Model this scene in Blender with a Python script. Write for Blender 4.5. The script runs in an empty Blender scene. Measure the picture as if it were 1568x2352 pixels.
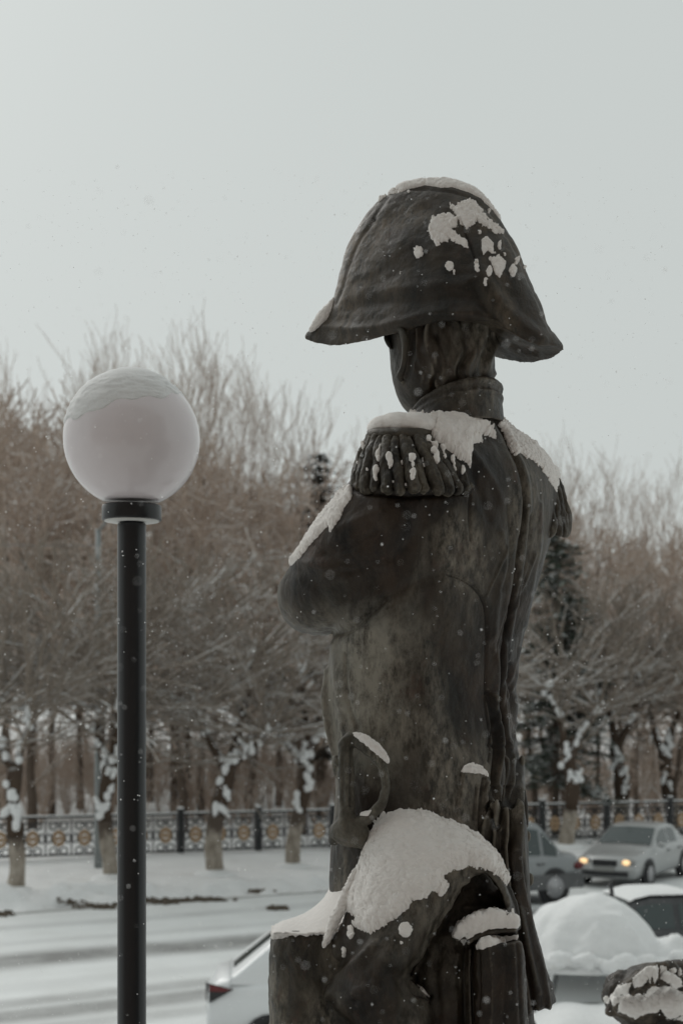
import bpy, bmesh, math, random
import numpy as np
from mathutils import Vector, Matrix
from mathutils.bvhtree import BVHTree

random.seed(7); RNG = np.random.default_rng(7)
scene = bpy.context.scene
COL = scene.collection
R = math.radians

# ------------------------------------------------------------------ camera
F = 3445.0          # focal length in layout units (1568 x 2352 layout of the photograph)
EYE = 4.5           # eye height above the road
HY = 1622.0         # horizon row
D0 = 3.6            # distance of the statue
U = D0 / F          # metres per layout unit at the statue
cam_d = bpy.data.cameras.new('camera'); cam = bpy.data.objects.new('camera', cam_d); COL.objects.link(cam)
cam.location = (0, 0, EYE); cam.rotation_euler = (R(90), 0, 0)
cam_d.sensor_fit = 'VERTICAL'; cam_d.sensor_height = 36; cam_d.sensor_width = 24
cam_d.lens = 36 * F / 2352
cam_d.shift_y = (HY - 1176) / 2352
cam_d.clip_start = 0.05; cam_d.clip_end = 2000
cam_d.dof.use_dof = True; cam_d.dof.focus_distance = 3.5; cam_d.dof.aperture_fstop = 4.8
scene.camera = cam

# ------------------------------------------------------------------ world and sun (overcast)
w = bpy.data.worlds.new("World"); scene.world = w; w.use_nodes = True
nt = w.node_tree; nt.nodes.clear()
out = nt.nodes.new('ShaderNodeOutputWorld'); bg = nt.nodes.new('ShaderNodeBackground')
sky = nt.nodes.new('ShaderNodeTexSky'); sky.sky_type = 'NISHITA'; sky.sun_disc = False
sky.sun_elevation = R(38); sky.sun_rotation = R(-35); sky.dust_density = 6; sky.air_density = 1.5
hs = nt.nodes.new('ShaderNodeHueSaturation'); hs.inputs['Saturation'].default_value = 0.12
mx = nt.nodes.new('ShaderNodeMixRGB'); mx.inputs[0].default_value = 0.93
mx.inputs[2].default_value = (5.75, 6.15, 6.02, 1)
nt.links.new(sky.outputs[0], hs.inputs['Color']); nt.links.new(hs.outputs[0], mx.inputs[1])
nt.links.new(mx.outputs[0], bg.inputs[0]); bg.inputs[1].default_value = 0.1
nt.links.new(bg.outputs[0], out.inputs[0])
sl = bpy.data.lights.new('sun', 'SUN'); sun = bpy.data.objects.new('sun', sl); COL.objects.link(sun)
sl.energy = 1.1; sl.angle = R(40); sl.color = (1.0, 0.97, 0.93)
sun.rotation_euler = (R(52), 0, R(-145)); sun.location = (-5, 8, 20)
vs = scene.view_settings; vs.view_transform = 'Standard'; vs.look = 'None'; vs.gamma = 1; vs.use_curve_mapping = False
vs.exposure = 0.0
scene.cycles.use_denoising = True

# ------------------------------------------------------------------ helpers
def P(x, y, wd=0.0, D=D0):
    """layout column, row and depth (layout units behind the statue plane) to a point in metres"""
    Y = D + wd * U
    return ((x - 784) * Y / F, Y, EYE + (HY - y) * Y / F)
def G(x, y, z=0.0):
    """point of height z seen at a layout position"""
    Y = (EYE - z) * F / (y - HY)
    return ((x - 784) * Y / F, Y, z)
C1 = lambda x, y: (660.3 + .4394 * x, 373.2 + .4394 * y)
C2 = lambda x, y: (602.9 + .476 * x, 889.9 + .476 * y)
C3 = lambda x, y: (602.9 + .476 * x, 1406.7 + .476 * y)
C4 = lambda x, y: (574.2 + .4943 * x, 1808.6 + .4943 * y)
CP = lambda x, y: (775.1 + .2563 * x, 918.6 + .2563 * y)
CH = lambda x, y: (717.7 + .1648 * x, 1636.3 + .1648 * y)
CB = lambda x, y: (1320.6 + .1578 * x, 2124.4 + .1578 * y)
def conv(c, pts): return [c(*p) for p in pts]

def mesh_from(name, V, Fc, smooth=True):
    me = bpy.data.meshes.new(name)
    me.from_pydata([tuple(map(float, v)) for v in V], [], [tuple(map(int, f)) for f in Fc])
    if smooth: me.polygons.foreach_set('use_smooth', [True] * len(me.polygons))
    me.update(); return me
def mesh_np(name, V, Q, smooth=True):
    """numpy arrays: V (n,3), Q (m,k) with k = 3 or 4"""
    me = bpy.data.meshes.new(name); k = Q.shape[1]
    me.vertices.add(len(V)); me.vertices.foreach_set('co', np.asarray(V, np.float32).ravel())
    me.loops.add(Q.size); me.loops.foreach_set('vertex_index', Q.astype(np.int32).ravel())
    me.polygons.add(len(Q)); me.polygons.foreach_set('loop_start', np.arange(0, Q.size, k, dtype=np.int32))
    me.update(calc_edges=True)
    if smooth: me.polygons.foreach_set('use_smooth', np.ones(len(Q), bool))
    return me
def link(name, me, mat=None, parent=None):
    o = bpy.data.objects.new(name, me); COL.objects.link(o)
    if mat is not None and len(me.materials) == 0: me.materials.append(mat)
    if parent is not None: o.parent = parent
    return o
def tag(o, label=None, cat=None, group=None, kind=None):
    if label: o['label'] = label
    if cat: o['category'] = cat
    if group: o['group'] = group
    if kind: o['kind'] = kind
    return o
def empty(name, loc, label, cat, group=None, rz=0):
    o = bpy.data.objects.new(name, None); COL.objects.link(o); o.location = loc; o.rotation_euler = (0, 0, rz)
    o.empty_display_size = .1
    return tag(o, label, cat, group)
def copy_tree(o, parent=None):
    c = o.copy(); COL.objects.link(c); c.parent = parent
    for ch in list(o.children): copy_tree(ch, c)
    return c

class MB:
    """collects simple shapes into one mesh"""
    def __init__(s): s.V = []; s.F = []
    def add(s, V, Fc):
        b = len(s.V); s.V += [tuple(v) for v in V]; s.F += [tuple(i + b for i in f) for f in Fc]; return s
    def box(s, c, d, rz=0, taper=1.0):
        x, y, z = d[0] / 2, d[1] / 2, d[2] / 2; cs, sn = math.cos(rz), math.sin(rz); V = []
        for k in (-1, 1):
            t = taper if k == 1 else 1
            for a, b in ((-1, -1), (1, -1), (1, 1), (-1, 1)):
                px, py = a * x * t, b * y * t
                V.append((c[0] + px * cs - py * sn, c[1] + px * sn + py * cs, c[2] + k * z))
        return s.add(V, [(3, 2, 1, 0), (4, 5, 6, 7), (0, 1, 5, 4), (1, 2, 6, 5), (2, 3, 7, 6), (3, 0, 4, 7)])
    def tube(s, pts, rad, n=8, cap=True):
        pts = [Vector(p) for p in pts]
        if not hasattr(rad, '__len__'): rad = [rad] * len(pts)
        V = []; Fc = []; up = None
        for i, p in enumerate(pts):
            t = (pts[min(i + 1, len(pts) - 1)] - pts[max(i - 1, 0)]).normalized()
            if up is None:
                up = Vector((0, 0, 1)) if abs(t.z) < .9 else Vector((1, 0, 0))
            a = t.cross(up).normalized(); b = a.cross(t); up = b
            for k in range(n):
                an = 2 * math.pi * k / n
                V.append(p + (a * math.cos(an) + b * math.sin(an)) * rad[i])
        for i in range(len(pts) - 1):
            for k in range(n):
                Fc.append((i * n + k, i * n + (k + 1) % n, (i + 1) * n + (k + 1) % n, (i + 1) * n + k))
        if cap:
            Fc.append(tuple(range(n))[::-1]); Fc.append(tuple(range((len(pts) - 1) * n, len(pts) * n)))
        return s.add(V, Fc)
    def lathe(s, prof, c=(0, 0, 0), n=32):
        V = []; Fc = []
        for r, z in prof:
            for k in range(n):
                an = 2 * math.pi * k / n; V.append((c[0] + r * math.cos(an), c[1] + r * math.sin(an), c[2] + z))
        for i in range(len(prof) - 1):
            for k in range(n):
                Fc.append((i * n + k, i * n + (k + 1) % n, (i + 1) * n + (k + 1) % n, (i + 1) * n + k))
        Fc.append(tuple(range(n))[::-1]); Fc.append(tuple(range((len(prof) - 1) * n, len(prof) * n)))
        return s.add(V, Fc)
    def ball(s, c, r, n=12, sq=(1, 1, 1)):
        V = [(c[0], c[1], c[2] - r * sq[2])]; Fc = []; m = n // 2
        for i in range(1, m):
            ph = -math.pi / 2 + math.pi * i / m
            for k in range(n):
                an = 2 * math.pi * k / n
                V.append((c[0] + r * sq[0] * math.cos(ph) * math.cos(an), c[1] + r * sq[1] * math.cos(ph) * math.sin(an), c[2] + r * sq[2] * math.sin(ph)))
        V.append((c[0], c[1], c[2] + r * sq[2])); T = len(V) - 1
        for k in range(n):
            Fc.append((0, 1 + (k + 1) % n, 1 + k)); b = 1 + (m - 2) * n; Fc.append((b + k, b + (k + 1) % n, T))
        for i in range(m - 2):
            for k in range(n):
                a = 1 + i * n; Fc.append((a + k, a + (k + 1) % n, a + n + (k + 1) % n, a + n + k))
        return s.add(V, Fc)
    def grid(s, rows, close=False):
        n = len(rows[0]); V = [p for r in rows for p in r]; Fc = []
        for i in range(len(rows) - 1):
            for k in range(n - 1 + (1 if close else 0)):
                Fc.append((i * n + k, i * n + (k + 1) % n, (i + 1) * n + (k + 1) % n, (i + 1) * n + k))
        return s.add(V, Fc)
    def mesh(s, name, smooth=True): return mesh_from(name, s.V, s.F, smooth)
    def build(s, name, mat, parent=None, smooth=True): return link(name, s.mesh(name, smooth), mat, parent)

def cr(vals, ts):
    """Catmull-Rom through rows of vals (n,k) at parameters ts in 0..n-1"""
    v = np.asarray(vals, float); n = len(v); ts = np.clip(ts, 0, n - 1 - 1e-6); i = ts.astype(int); f = (ts - i)[:, None]
    g = lambda k: v[np.clip(k, 0, n - 1)]
    a, b, c, d = g(i - 1), g(i), g(i + 1), g(i + 2)
    return .5 * ((2 * b) + (c - a) * f + (2 * a - 5 * b + 4 * c - d) * f ** 2 + (3 * b - a - 3 * c + d) * f ** 3)

def vnoise(p, seed=0):
    p = np.asarray(p, float); i = np.floor(p).astype(np.int64); f = p - i; f = f * f * (3 - 2 * f); r = 0
    def h(a):
        n = (a[:, 0] * 374761393 + a[:, 1] * 668265263 + a[:, 2] * 2147483647 + seed * 974634777) & 0x7fffffff
        n = ((n ^ (n >> 13)) * 1274126177) & 0x7fffffff
        return ((n ^ (n >> 16)) & 0xffff) / 65535.0
    for dx in (0, 1):
        for dy in (0, 1):
            for dz in (0, 1):
                wt = (f[:, 0] if dx else 1 - f[:, 0]) * (f[:, 1] if dy else 1 - f[:, 1]) * (f[:, 2] if dz else 1 - f[:, 2])
                r = r + wt * h(i + np.array([dx, dy, dz]))
    return r * 2 - 1
def fbm(p, oct=3, seed=0):
    p = np.asarray(p, float); r = 0; a = 1; s = 0
    for k in range(oct): r = r + a * vnoise(p * 2 ** k, seed + k); s += a; a *= .5
    return r / s

def get_co(me):
    c = np.empty(len(me.vertices) * 3, np.float32); me.vertices.foreach_get('co', c); return c.reshape(-1, 3).astype(float)
def get_n(me):
    c = np.empty(len(me.vertices) * 3, np.float32); me.vertex_normals.foreach_get('vector', c); return c.reshape(-1, 3).astype(float)
def set_co(me, c): me.vertices.foreach_set('co', c.astype(np.float32).ravel()); me.update()
def lay(c): return np.stack([784 + c[:, 0] * F / c[:, 1], HY - (c[:, 2] - EYE) * F / c[:, 1]], 1)

def remesh(parts, vox, smooth=3, name='m'):
    """voxel union of several meshes"""
    V = []; Fc = []
    for m in parts:
        b = len(V); V += [tuple(v.co) for v in m.vertices]; Fc += [tuple(i + b for i in p.vertices) for p in m.polygons]
    me = mesh_from('tmp', V, Fc); bm = bmesh.new(); bm.from_mesh(me)
    bmesh.ops.recalc_face_normals(bm, faces=bm.faces); bm.to_mesh(me); bm.free()
    o = bpy.data.objects.new('tmp', me); COL.objects.link(o)
    r = o.modifiers.new('r', 'REMESH'); r.mode = 'VOXEL'; r.voxel_size = vox; r.use_smooth_shade = True
    if smooth:
        s = o.modifiers.new('s', 'SMOOTH'); s.factor = .5; s.iterations = smooth
    dg = bpy.context.evaluated_depsgraph_get(); me2 = bpy.data.meshes.new_from_object(o.evaluated_get(dg))
    bpy.data.objects.remove(o); me2.name = name
    me2.polygons.foreach_set('use_smooth', np.ones(len(me2.polygons), bool)); me2.materials.clear()
    return me2

def segdist(q, pts):
    d = np.full(len(q), 1e9)
    for a, b in zip(pts[:-1], pts[1:]):
        a = np.array(a, float); b = np.array(b, float); ab = b - a
        t = np.clip(((q - a) @ ab) / max(ab @ ab, 1e-9), 0, 1)
        d = np.minimum(d, np.linalg.norm(q - (a + t[:, None] * ab), axis=1))
    return d
def polysd(q, poly):
    """signed distance, positive inside"""
    p = [np.array(v, float) for v in poly]; d = segdist(q, p + [p[0]]); ins = np.zeros(len(q), bool)
    for a, b in zip(p, p[1:] + p[:1]):
        if a[1] == b[1]: continue
        c = ((a[1] > q[:, 1]) != (b[1] > q[:, 1])) & (q[:, 0] < (b[0] - a[0]) * (q[:, 1] - a[1]) / (b[1] - a[1]) + a[0])
        ins ^= c
    return np.where(ins, d, -d)
def smooth_pts(pts, k=4):
    ts = np.linspace(0, len(pts) - 1, (len(pts) - 1) * k + 1); return cr(pts, ts).tolist()

def sculpt(me, strokes=(), raises=(), noise=()):
    """strokes: (pts, width, depth) carve (depth>0) or raise (depth<0) along a line; raises: (poly, height, edge)"""
    co = get_co(me); n = get_n(me); q = lay(co); face = n[:, 1] < .15; d = np.zeros(len(co))
    for pts, wd, dp in strokes:
        pts = smooth_pts(pts) if len(pts) > 2 else pts
        a = np.array(pts); m = face & (q[:, 0] > a[:, 0].min() - 4 * wd) & (q[:, 0] < a[:, 0].max() + 4 * wd) & (q[:, 1] > a[:, 1].min() - 4 * wd) & (q[:, 1] < a[:, 1].max() + 4 * wd)
        if m.any():
            ds = segdist(q[m], pts); d[m] -= dp * np.exp(-(ds / wd) ** 2)
    for poly, h, e in raises:
        sd = polysd(q, poly); d += np.where(face, h * np.clip(sd / e + .5, 0, 1), 0)
    for sc, amp, sd in noise:
        sc = np.array(sc, float); d += amp * fbm(co / (sc * U), 3, sd)
    set_co(me, co + n * (d * U)[:, None])

def loft(rows, n=64, sub=6, caps=True):
    """rows: (y, xl, xr, wc, hw, delta, exponent, slope) in layout units"""
    rows = [tuple(r) + (0, 2.0, 0)[len(r) - 5:] if len(r) < 8 else tuple(r) for r in rows]
    ts = np.linspace(0, len(rows) - 1, (len(rows) - 1) * sub + 1); rr = cr(rows, ts)
    mb = MB(); rings = []
    for y, xl, xr, wc, hw, de, ex, sl in rr:
        cx = (xl + xr) / 2; hx = max((xr - xl) / 2, .5); hw = max(hw, .5); ring = []
        for k in range(n):
            t = 2 * math.pi * k / n; c, s = math.cos(t), math.sin(t); s2 = math.sin(t + de)
            e = 2 / max(ex, 1.0); xx = math.copysign(abs(c) ** e, c); ww = math.copysign(abs(s2) ** e, s2)
            px = cx + hx * xx; ring.append(P(px, y + sl * (px - cx), wc + hw * ww))
        rings.append(ring)
    mb.grid(rings, close=True)
    if caps:
        N = len(rings)
        mb.F.append(tuple(range(n))[::-1]); mb.F.append(tuple(range((N - 1) * n, N * n)))
    return mb.mesh('loft')
def path(pts, rad, n=20, sub=5, sq=None, D=D0):
    """rounded tube through layout points (x, y, w)"""
    ts = np.linspace(0, len(pts) - 1, (len(pts) - 1) * sub + 1)
    if not hasattr(rad, '__len__'): rad = [rad] * len(pts)
    q = cr(np.column_stack([pts, rad]), ts); mb = MB(); k = D / F
    mb.tube([P(*a[:3], D=D) for a in q], [a[3] * k for a in q], n)
    for a in (q[0], q[-1]): mb.ball(P(*a[:3], D=D), a[3] * k * .999, 16)
    return mb.mesh('path')
def ballm(x, y, wd, r, sq=(1, 1, 1), D=D0, n=20): return MB().ball(P(x, y, wd, D=D), r * D / F, n, sq).mesh('ball')
def sheet(rows, thick, sub=6, D=D0):
    """solid cloth from a grid of control points (x, y, w); thick in layout units"""
    A = np.array(rows, float); n, m, _ = A.shape
    tv = np.linspace(0, n - 1, (n - 1) * sub + 1); tu = np.linspace(0, m - 1, (m - 1) * sub + 1)
    B = cr(A.reshape(n, -1), tv).reshape(len(tv), m, 3)
    Cc = np.stack([cr(B[i], tu) for i in range(len(tv))]); H, W = Cc.shape[:2]
    fr = np.array([P(*p, D=D) for p in Cc.reshape(-1, 3)]).reshape(H, W, 3)
    du = np.gradient(fr, axis=1); dv = np.gradient(fr, axis=0); nn = np.cross(du, dv)
    nn /= np.linalg.norm(nn, axis=2, keepdims=True) + 1e-12
    nn[nn[..., 1] < 0] *= -1
    bk = fr + nn * thick * U
    V = np.concatenate([fr.reshape(-1, 3), bk.reshape(-1, 3)]); Fc = []; S = H * W
    for i in range(H - 1):
        for j in range(W - 1):
            a, b, c, d = i * W + j, i * W + j + 1, (i + 1) * W + j + 1, (i + 1) * W + j
            Fc += [(a, d, c, b), (a + S, b + S, c + S, d + S)]
    rim = [j for j in range(W)] + [i * W + W - 1 for i in range(1, H)] + [(H - 1) * W + j for j in range(W - 2, -1, -1)] + [i * W for i in range(H - 2, 0, -1)]
    for a, b in zip(rim, rim[1:] + rim[:1]): Fc.append((a, b, b + S, a + S))
    return mesh_from('sheet', V, Fc)

# ------------------------------------------------------------------ materials
def mat(name, base, rough=.6, metal=0, spec=None):
    m = bpy.data.materials.new(name); m.use_nodes = True; b = m.node_tree.nodes['Principled BSDF']
    b.inputs['Base Color'].default_value = (*base, 1); b.inputs['Roughness'].default_value = rough; b.inputs['Metallic'].default_value = metal
    if spec is not None: b.inputs['Specular IOR Level'].default_value = spec
    return m
class N:
    def __init__(s, m): s.m = m; s.t = m.node_tree; s.b = s.t.nodes['Principled BSDF']; s.tc = s.t.nodes.new('ShaderNodeTexCoord')
    def new(s, k, **kw):
        n = s.t.nodes.new(k)
        for a, v in kw.items():
            if a.startswith('i_'): n.inputs[a[2:].replace('_', ' ')].default_value = v
            else: setattr(n, a, v)
        return n
    def l(s, a, b): s.t.links.new(a, b)
    def noise(s, scale, det=4, rough=.6, stretch=(1, 1, 1), dist=0):
        mp = s.new('ShaderNodeMapping'); mp.inputs['Scale'].default_value = stretch; s.l(s.tc.outputs['Object'], mp.inputs[0])
        n = s.new('ShaderNodeTexNoise'); n.inputs['Scale'].default_value = scale; n.inputs['Detail'].default_value = det
        n.inputs['Roughness'].default_value = rough; n.inputs['Distortion'].default_value = dist
        s.l(mp.outputs[0], n.inputs[0]); return n.outputs[0]
    def ramp(s, fac, stops):
        r = s.new('ShaderNodeValToRGB'); e = r.color_ramp.elements
        while len(e) < len(stops): e.new(.5)
        for i, (p, c) in enumerate(stops):
            e[i].position = p; e[i].color = (*c, 1) if hasattr(c, '__len__') else (c, c, c, 1)
        s.l(fac, r.inputs[0]); return r.outputs[0]
    def mix(s, fac, a, b, mode='MIX'):
        m = s.new('ShaderNodeMixRGB', blend_type=mode)
        for k, v in ((0, fac), (1, a), (2, b)):
            if hasattr(v, 'links'): s.l(v, m.inputs[k])
            elif hasattr(v, '__len__'): m.inputs[k].default_value = (*v, 1)
            else: m.inputs[k].default_value = v
        return m.outputs[0]
    def math(s, op, a, b=0):
        m = s.new('ShaderNodeMath', operation=op)
        for k, v in ((0, a), (1, b)):
            if hasattr(v, 'links'): s.l(v, m.inputs[k])
            else: m.inputs[k].default_value = v
        return m.outputs[0]
    def bump(s, h, strength, dist):
        b = s.new('ShaderNodeBump'); b.inputs['Strength'].default_value = strength; b.inputs['Distance'].default_value = dist
        s.l(h, b.inputs['Height']); s.l(b.outputs[0], s.b.inputs['Normal'])

def bronze(name, dark=(.005, .0035, .0025), mid=(.040, .027, .018), pale=(.27, .24, .195), pal=.59, rough=.42):
    m = mat(name, mid, rough, .0, .30); n = N(m)
    a = n.noise(13, 9, .72, (1, 1, .6), .4); st = n.noise(52, 8, .74, (1, 1, .45)); big = n.noise(3.2, 3, .5, (1, 1, .6), .6); fine = n.noise(220, 4, .65)
    col = n.mix(n.ramp(a, [(.38, 0), (.62, 1)]), dark, mid)
    green = n.mix(n.ramp(big, [(.40, 0), (.58, .6)]), col, (.036, .033, .024))
    pf = n.math('MULTIPLY', n.ramp(big, [(.48, 0), (pal, 1)]), n.ramp(st, [(.40, 0), (.62, 1)]))
    c2 = n.mix(n.math('MULTIPLY', pf, .7), green, pale)
    br = n.ramp(n.noise(14, 5, .7, (1, 1, .7), .3), [(.60, 0), (.72, .6)])
    c3 = n.mix(br, c2, (.070, .038, .026))
    sp = n.ramp(fine, [(.63, 0), (.72, .5)])
    c4 = n.mix(sp, c3, (.10, .095, .08))
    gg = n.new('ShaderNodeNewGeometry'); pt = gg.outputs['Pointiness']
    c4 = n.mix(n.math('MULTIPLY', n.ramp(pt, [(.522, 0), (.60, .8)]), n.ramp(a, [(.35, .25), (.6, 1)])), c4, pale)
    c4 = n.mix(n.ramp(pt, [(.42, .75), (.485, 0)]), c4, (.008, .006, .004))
    n.l(c4, n.b.inputs['Base Color'])
    n.l(n.ramp(st, [(.3, rough - .1), (.7, rough + .2)]), n.b.inputs['Roughness'])
    h = n.math('ADD', n.math('MULTIPLY', fine, .35), n.math('ADD', st, a)); n.bump(h, .5, .005)
    return m
M = {}
M['bronze'] = bronze('bronze')
M['bronze_hat'] = bronze('bronze_hat', (.005, .0037, .0026), (.040, .027, .018), (.19, .15, .11), .62)
M['bronze_grey'] = bronze('weathered_bronze', (.007, .005, .0035), (.080, .067, .048), (.28, .25, .20), .54, .45)
# coat: the weathered grey patina sits low on the left flank
def coat_mat():
    m = bronze('coat_bronze'); n = N(m); src = n.b.inputs['Base Color'].links[0].from_socket
    sep = n.new('ShaderNodeSeparateXYZ'); n.l(n.tc.outputs['Object'], sep.inputs[0])
    def band(s, a, b, c, d): return n.ramp(n.math('MULTIPLY', n.math('ADD', s, -a), 1 / (d - a)), [(0, 0), ((b - a) / (d - a), 1), ((c - a) / (d - a), 1), (1, 0)])
    x = n.math('ADD', sep.outputs[0], n.math('MULTIPLY', n.math('ADD', n.noise(7, 5, .7, (1, 1, .4)), -.5), .20))
    z = n.math('ADD', sep.outputs[2], n.math('MULTIPLY', n.math('ADD', n.noise(6, 5, .7), -.5), .2))
    f = n.math('MULTIPLY', band(x, -.08, .02, .11, .19), band(z, 4.28, 4.42, 4.64, 4.74))
    tex = n.ramp(n.noise(22, 8, .75, (1, 1, .5)), [(.40, .08), (.56, 1)])
    c = n.mix(n.math('MULTIPLY', n.math('MULTIPLY', f, tex), 1.0), src, (.26, .245, .205)); n.l(c, n.b.inputs['Base Color'])
    return m
M['coat'] = coat_mat()
def snow_mat(name, base=(.80, .81, .82), bump=.35, sc=90, dist=.004, dirt=0):
    m = mat(name, base, .75, 0, .2); n = N(m); b = n.b
    b.inputs['Subsurface Weight'].default_value = 0.0
    nz = n.noise(sc, 6, .7); nb = n.noise(sc * .25, 4, .6)
    c = n.mix(n.ramp(nb, [(.35, 0), (.7, 1)]), tuple(v * .93 for v in base), base)
    if dirt:
        dn = n.ramp(n.noise(.9, 8, .75), [(.56, 0), (.72, dirt)]); c = n.mix(dn, c, (.42, .39, .34))
    n.l(c, b.inputs['Base Color']); n.bump(n.math('ADD', nz, nb), bump, dist)
    return m
M['snow'] = snow_mat('statue_snow', (.84, .81, .78), .3, 300, .002)
M['snow_soft'] = snow_mat('soft_snow', (.80, .81, .81), .3, 60, .006)
M['snow_dirty'] = snow_mat('car_snow', (.80, .81, .81), .4, 40, .012, .55)
M['snow_ground'] = snow_mat('ground_snow', (.80, .81, .81), .5, 3.0, .08, .5)

# ------------------------------------------------------------------ ground
RS = .58; RL = math.hypot(1, RS); RU = (1 / RL, RS / RL); RNn = (-RS / RL, 1 / RL)     # road direction and its normal
def road_d(x, y): return x * RNn[0] + y * RNn[1]
KERB = 32.2
def ground_z(x, y):
    d = x * RNn[0] + y * RNn[1] - KERB
    z = np.where(d < 0, 0, .22 * (1 - np.exp(-np.maximum(d, 0) / 1.6)))
    z = z + .16 * np.exp(-((d - .5) / .55) ** 2)
    far = np.clip((y - 52) / 60, 0, 1); z = z + far * far * 2.2 * .5
    return z
def make_ground():
    xs = np.concatenate([np.linspace(-400, -26, 24), np.linspace(-24, 26, 300), np.linspace(28, 400, 24)])
    ys = np.concatenate([np.linspace(-60, 12, 20), np.linspace(12.5, 52, 260), np.linspace(53, 100, 60), np.linspace(105, 900, 40)])
    X, Y = np.meshgrid(xs, ys); Z = ground_z(X, Y); p = np.stack([X.ravel(), Y.ravel(), np.zeros(X.size)], 1)
    d = road_d(X, Y).ravel() - KERB; near = np.clip(1 - np.abs(Y.ravel() - 35) / 60, 0, 1)
    n1 = fbm(p / 1.3, 4, 3); n2 = fbm(p / .35, 3, 9)
    bank = np.exp(-((d - .4) / 1.1) ** 2)
    Z = Z.ravel() + near * (n1 * .09 * (d > -1.5) + n2 * .24 * bank + n1 * .30 * bank)
    Z = np.where(d > -.6, Z, Z * 0 + n2 * .008)
    V = np.stack([X.ravel(), Y.ravel(), Z], 1); H, W = X.shape
    i = np.arange(H - 1)[:, None] * W + np.arange(W - 1)[None]; i = i.ravel()
    return mesh_np('ground', V, np.stack([i, i + 1, i + W + 1, i + W], 1))
gm = M['snow_ground']
ground = tag(link('ground', make_ground(), gm), kind='structure')
# road: packed snow with wheel tracks
def road_mat():
    m = mat('packed_snow_road', (.7, .72, .72), .6, 0, .3); n = N(m)
    sep = n.new('ShaderNodeSeparateXYZ'); n.l(n.tc.outputs['Object'], sep.inputs[0])
    d = n.math('ADD', n.math('MULTIPLY', sep.outputs[0], RNn[0]), n.math('MULTIPLY', sep.outputs[1], RNn[1]))
    wob = n.math('MULTIPLY', n.math('ADD', n.noise(.12, 3, .5), -.5), .9); d = n.math('ADD', d, wob)
    f = None
    for c, hw, s in ((21.2, .42, .8), (22.1, .30, .6), (20.2, .3, .4), (23.3, .3, .15), (25.7, .62, .95), (27.6, .22, .22), (29.6, .3, .3), (18.4, .3, .5), (16.6, .3, .5)):
        a = n.math('ABSOLUTE', n.math('ADD', d, -c)); g = n.ramp(n.math('MULTIPLY', a, 1 / (hw * 2.2)), [(0.25, s), (.8, 0)])
        f = g if f is None else n.math('MAXIMUM', f, g)
    f = n.math('MULTIPLY', f, n.ramp(n.noise(.9, 6, .7, (1, 1, 1)), [(.25, .55), (.6, 1)]))
    base = n.mix(n.ramp(n.noise(.7, 6, .65), [(.4, 0), (.75, .6)]), (.77, .79, .79), (.62, .63, .62))
    c = n.mix(n.math('MULTIPLY', f, 1.0), base, (.20, .20, .195)); n.l(c, n.b.inputs['Base Color'])
    n.bump(n.math('ADD', n.noise(5, 6, .7), n.math('MULTIPLY', f, -.6)), .5, .04); return m
rb = MB(); d0, d1 = 13.0, KERB - .75
def RP(s, d, z): return (RU[0] * s + RNn[0] * d, RU[1] * s + RNn[1] * d, z)
rb.grid([[RP(s, d, .012) for s in np.linspace(-60, 120, 40)] for d in np.linspace(d0, d1, 6)])
tag(rb.build('road', road_mat(), smooth=False), kind='structure')
kb = MB().add([RP(s, d, z) for s in (-60, 120) for d, z in ((KERB - .72, -.1), (KERB - .70, .03), (KERB - .45, .03), (KERB - .45, -.1))],
              [(0, 4, 5, 1), (1, 5, 6, 2), (2, 6, 7, 3)])
tag(kb.build('kerb', mat('kerb_stone', (.45, .45, .44), .8), smooth=False), kind='structure')
# terrace in front of the added building that carries the statue and the lamp
TZ = 2.9
tb = MB().box((0, 1.6, TZ / 2 - .02), (30, 9.2, TZ + .04))
tag(tb.build('terrace', snow_mat('terrace_snow', (.76, .77, .77), .5, 12, .02), smooth=False), kind='structure')

# building behind the camera, unseen, added to darken the sides that face it
shade_bld = empty('building', (0, -3.0, 0), 'beige plastered building behind the camera, unseen, added to shade the statue and the lamp', 'building')
wm = mat('facade_plaster', (.34, .275, .235), .85); n_ = N(wm); n_.bump(n_.noise(20, 5, .6), .3, .01)  # plaster tone set for the warm light it bounces onto statue and snow
MB().box((0, -4.05, 7), (30, 8, 14)).build('wall', wm, shade_bld, False)
glass_b = mat('dark_glass', (.02, .022, .025), .08, 0, .6); fr_b = mat('brown_frame', (.09, .06, .045), .5)
for ix, x in enumerate((-12, -8.5, -5, 5, 8.5, 12, -1.6, 1.6)):
    for z in ((TZ + 1.9, TZ + 5.3, TZ + 8.6) if abs(x) > 2 else (TZ + 5.3, TZ + 8.6)):
        f = MB(); 
        for a, b, c, d in ((-.95, 0, .1, 2.1), (.95, 0, .1, 2.1), (0, 1.0, 1.8, .1), (0, -1.0, 1.8, .1), (0, 0, .07, 1.9)): f.box((x + a, -.02, z + b), (c, .12, d))
        fo = f.build('window', fr_b, shade_bld, False)
        MB().box((x, -.045, z), (1.8, .02, 1.9)).build('pane', glass_b, fo, False)
MB().box((0, -.03, TZ + 1.25), (2.6, .1, 2.5)).build('door', fr_b, shade_bld, False)

# ------------------------------------------------------------------ the statue
statue = empty('bronze_statue', P(980, 2680, 0), 'large dark bronze officer statue with bicorne and folded arms, seen from behind', 'statue')
SL = Vector(statue.location)
def part(name, me, m, parent=None):
    o = link(name, me, m, statue if parent is None else parent)
    if parent is None: o.matrix_parent_inverse = Matrix.Translation(-SL)
    return o

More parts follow.
